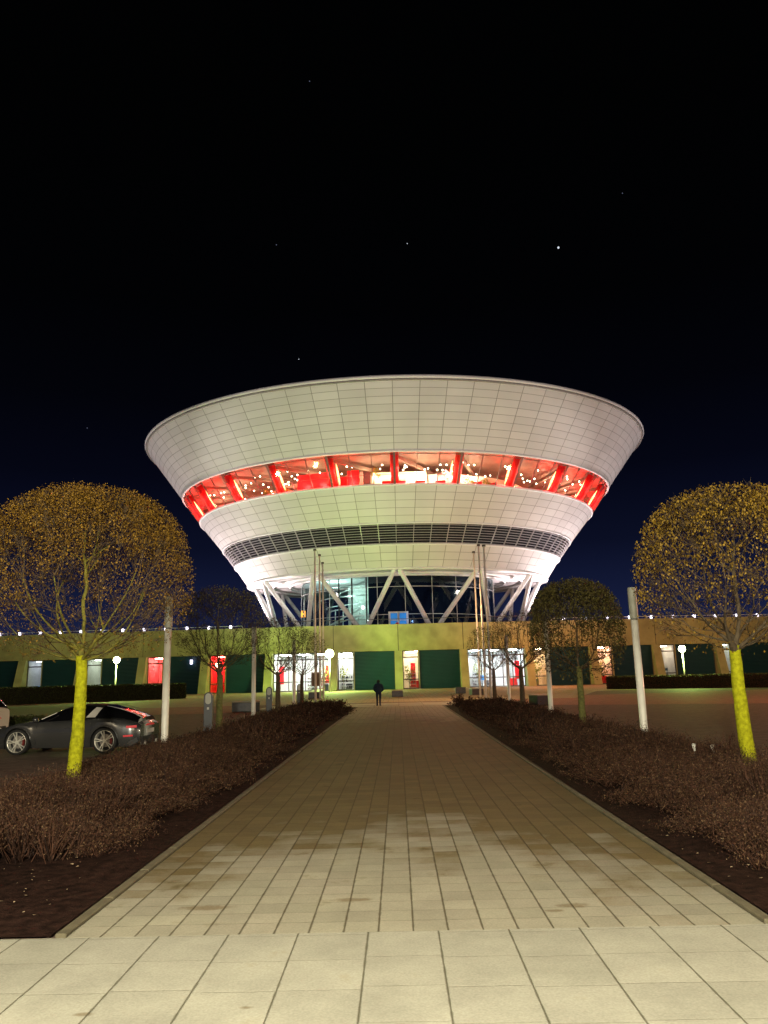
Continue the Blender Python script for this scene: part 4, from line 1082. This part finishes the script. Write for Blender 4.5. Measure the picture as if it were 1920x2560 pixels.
    # arch lips
    for wx in (-1.26,1.26):
        for s in (-1,1):
            b=MB(); pts=[]
            for k in range(21):
                t=math.pi*(.02+.96*k/20); x=wx+AR*math.cos(t); w_=smooth_tab(wid,x)*(1+.022*math.exp(-((abs(x-wx))/.42)**2)); pts.append((x,s*(w_+.006),WC+AR*math.sin(t)))
            b.tube(pts,.013,8); b.build('wheel_arch',paint,root,smooth=True)
    # wheels
    for wx in (-1.26,1.26):
        for s in (-1,1):
            yc=s*.815
            tw=MB().lathe([(.275,-.11),(.33,-.115),(.345,-.09),(.345,.09),(.33,.115),(.275,.11)],48,(wx,yc,WC),axis='y').build('wheel',M['rubber'],root,smooth=True)
            of=yc+s*.10
            rm=MB(); rm.lathe([(.272,.0),(.295,-.006*s),(.298,-.03*s),(.270,-.05*s)],48,(wx,of+s*.012,WC),axis='y')
            rm.lathe([(.268,-.06*s),(.268,-.18*s)],36,(wx,of,WC),axis='y')
            for k in range(5):
                for d in (-.13,.13):
                    a=2*math.pi*k/5+math.pi/2+.25; a2=a+d*1.25
                    rm.bar((wx+math.cos(a+d*.4)*.05,of-s*.03,WC+math.sin(a+d*.4)*.05),(wx+math.cos(a2)*.283,of-s*.012,WC+math.sin(a2)*.283),.022,.03,up=(0,1,0))
            rm.lathe([(.001,.012*s),(.05,.012*s),(.062,-.01*s),(.062,-.05*s)],20,(wx,of-s*.02,WC),axis='y')
            rm.build('rim',M['silver'],tw)
            MB().lathe([(.001,0),(.17,0),(.17,-.02*s)],30,(wx,of-s*.10,WC),axis='y').build('brake_disc',M['gutter'],tw)
            cp=MB()
            for k in range(5):
                a=-.5+k*.22; cp.bar((wx+math.cos(a)*.14,of-s*.075,WC+math.sin(a)*.14),(wx+math.cos(a)*.20,of-s*.075,WC+math.sin(a)*.20),.05,.05,up=(0,1,0))
            cp.build('brake_caliper',M['brake'],tw)
            MB().lathe([(.001,0),(.26,0)],24,(wx,yc-s*.05,WC),axis='y').build('wheel_well',M['void'],tw)
    root.scale=(sc_,)*3
    return root
car((-9.38,22.95,-.02),R(-3.5),'dark grey open top style sports coupe with silver wheels parked on the left',M['paint'],True,1.0)
car((-17.1,29.5,-.02),R(-10),'white car cut off by the left edge of the picture',M['paintw'],False,1.)

# ------------------------------------------------------------------ person
def skinmesh(name,verts,edges,radii,m,parent,sub=2,root=0):
    me=bpy.data.meshes.new(name); me.from_pydata(verts,edges,[]); o=bpy.data.objects.new(name,me); col.objects.link(o); o.parent=parent
    s=o.modifiers.new('Skin','SKIN'); s.use_smooth_shade=True
    for i,v in enumerate(me.skin_vertices[0].data):
        r=radii[i]; v.radius=r if isinstance(r,tuple) else (r,r); v.use_root=(i==root)
    q=o.modifiers.new('Sub','SUBSURF'); q.levels=sub; q.render_levels=sub
    me.materials.append(m); return o
pr=empty('person',(-1.30,51.4,0),0,'person in a dark jacket and dark jeans walking away towards the building','person')
V=[(0,0,.84),(0,.01,1.0),(0,.03,1.2),(0,.04,1.32),(0,.05,1.41),(0,.08,1.50),(0,.085,1.57),
   (-.09,0,.80),(-.085,.03,.45),(-.085,-.03,.08),(-.085,.07,.04),
   (.09,0,.80),(.085,-.01,.45),(.08,-.12,.11),(.08,-.03,.05),
   (-.17,.04,1.31),(-.24,.02,1.07),(-.17,.14,.90),(.17,.04,1.31),(.24,.02,1.07),(.17,.14,.90),
   (-.13,.19,.86),(.13,.19,.86)]
Ed=[(0,1),(1,2),(2,3),(3,4),(4,5),(5,6),(0,7),(7,8),(8,9),(9,10),(0,11),(11,12),(12,13),(13,14),(3,15),(15,16),(16,17),(3,18),(18,19),(19,20),(17,21),(20,22)]
rd=[(.13,.1),(.13,.1),(.15,.11),(.13,.1),(.055,.055),(.075,.09),(.07,.085),(.085,.09),.06,.045,.04,(.085,.09),.06,.045,.04,.06,.048,.04,.06,.048,.04,.03,.03]
skinmesh('body',V,Ed,rd,M['jeans'],pr)
Vj=[(0,0,.80),(0,.01,.98),(0,.03,1.2),(0,.04,1.33),(0,.05,1.42),(-.17,.04,1.32),(-.26,.02,1.08),(-.19,.13,.92),(.17,.04,1.32),(.26,.02,1.08),(.19,.13,.92)]
skinmesh('jacket',Vj,[(0,1),(1,2),(2,3),(3,4),(3,5),(5,6),(6,7),(3,8),(8,9),(9,10)],[(.17,.13),(.175,.14),(.19,.145),(.16,.12),(.075,.07),.085,.07,.06,.085,.07,.06],M['cloth'],pr)
hd=MB().ball((0,.09,1.545),.098,10,1.15).build('head',M['hair'],pr,smooth=True)
sh=MB()
for s,y in ((-1,.07),(1,-.08)): sh.ball((s*.085,y,.045),.06,8,.7)
sh.build('shoes',M['blackp'],pr,smooth=True); pr.scale=(1.16,1.1,1.0)

# ------------------------------------------------------------------ stars
for px,py,rr_,m,lab in ((1396,619,1.9,'em_star','brightest star, high above the right half of the cone'),(1018,609,.75,'em_star','medium star high above the middle of the cone'),(747,898,.75,'em_star','low star just above the left part of the cone rim'),
    (1556,483,.9,'em_stard','faint star highest at the right'),(691,612,.9,'em_stard','faint star up left of the cone'),(774,203,.9,'em_stard','faint star near the top of the sky'),(218,1070,.9,'em_stard','faint star low over the left tree')):
    p=star_at(px,py,1500); tag(MB().ball((0,0,0),rr_,5).build('star',M[m],loc=p),lab,'star','stars in the night sky')

# ------------------------------------------------------------------ render settings
vs=sc.view_settings; vs.view_transform='Standard'; vs.look='None'; vs.exposure=0; vs.gamma=1
sc.render.engine='CYCLES'; cy=sc.cycles
cy.max_bounces=6; cy.diffuse_bounces=3; cy.glossy_bounces=3; cy.transparent_max_bounces=10; cy.sample_clamp_indirect=4; cy.use_light_tree=True
try: cy.use_denoising=True
except Exception: pass
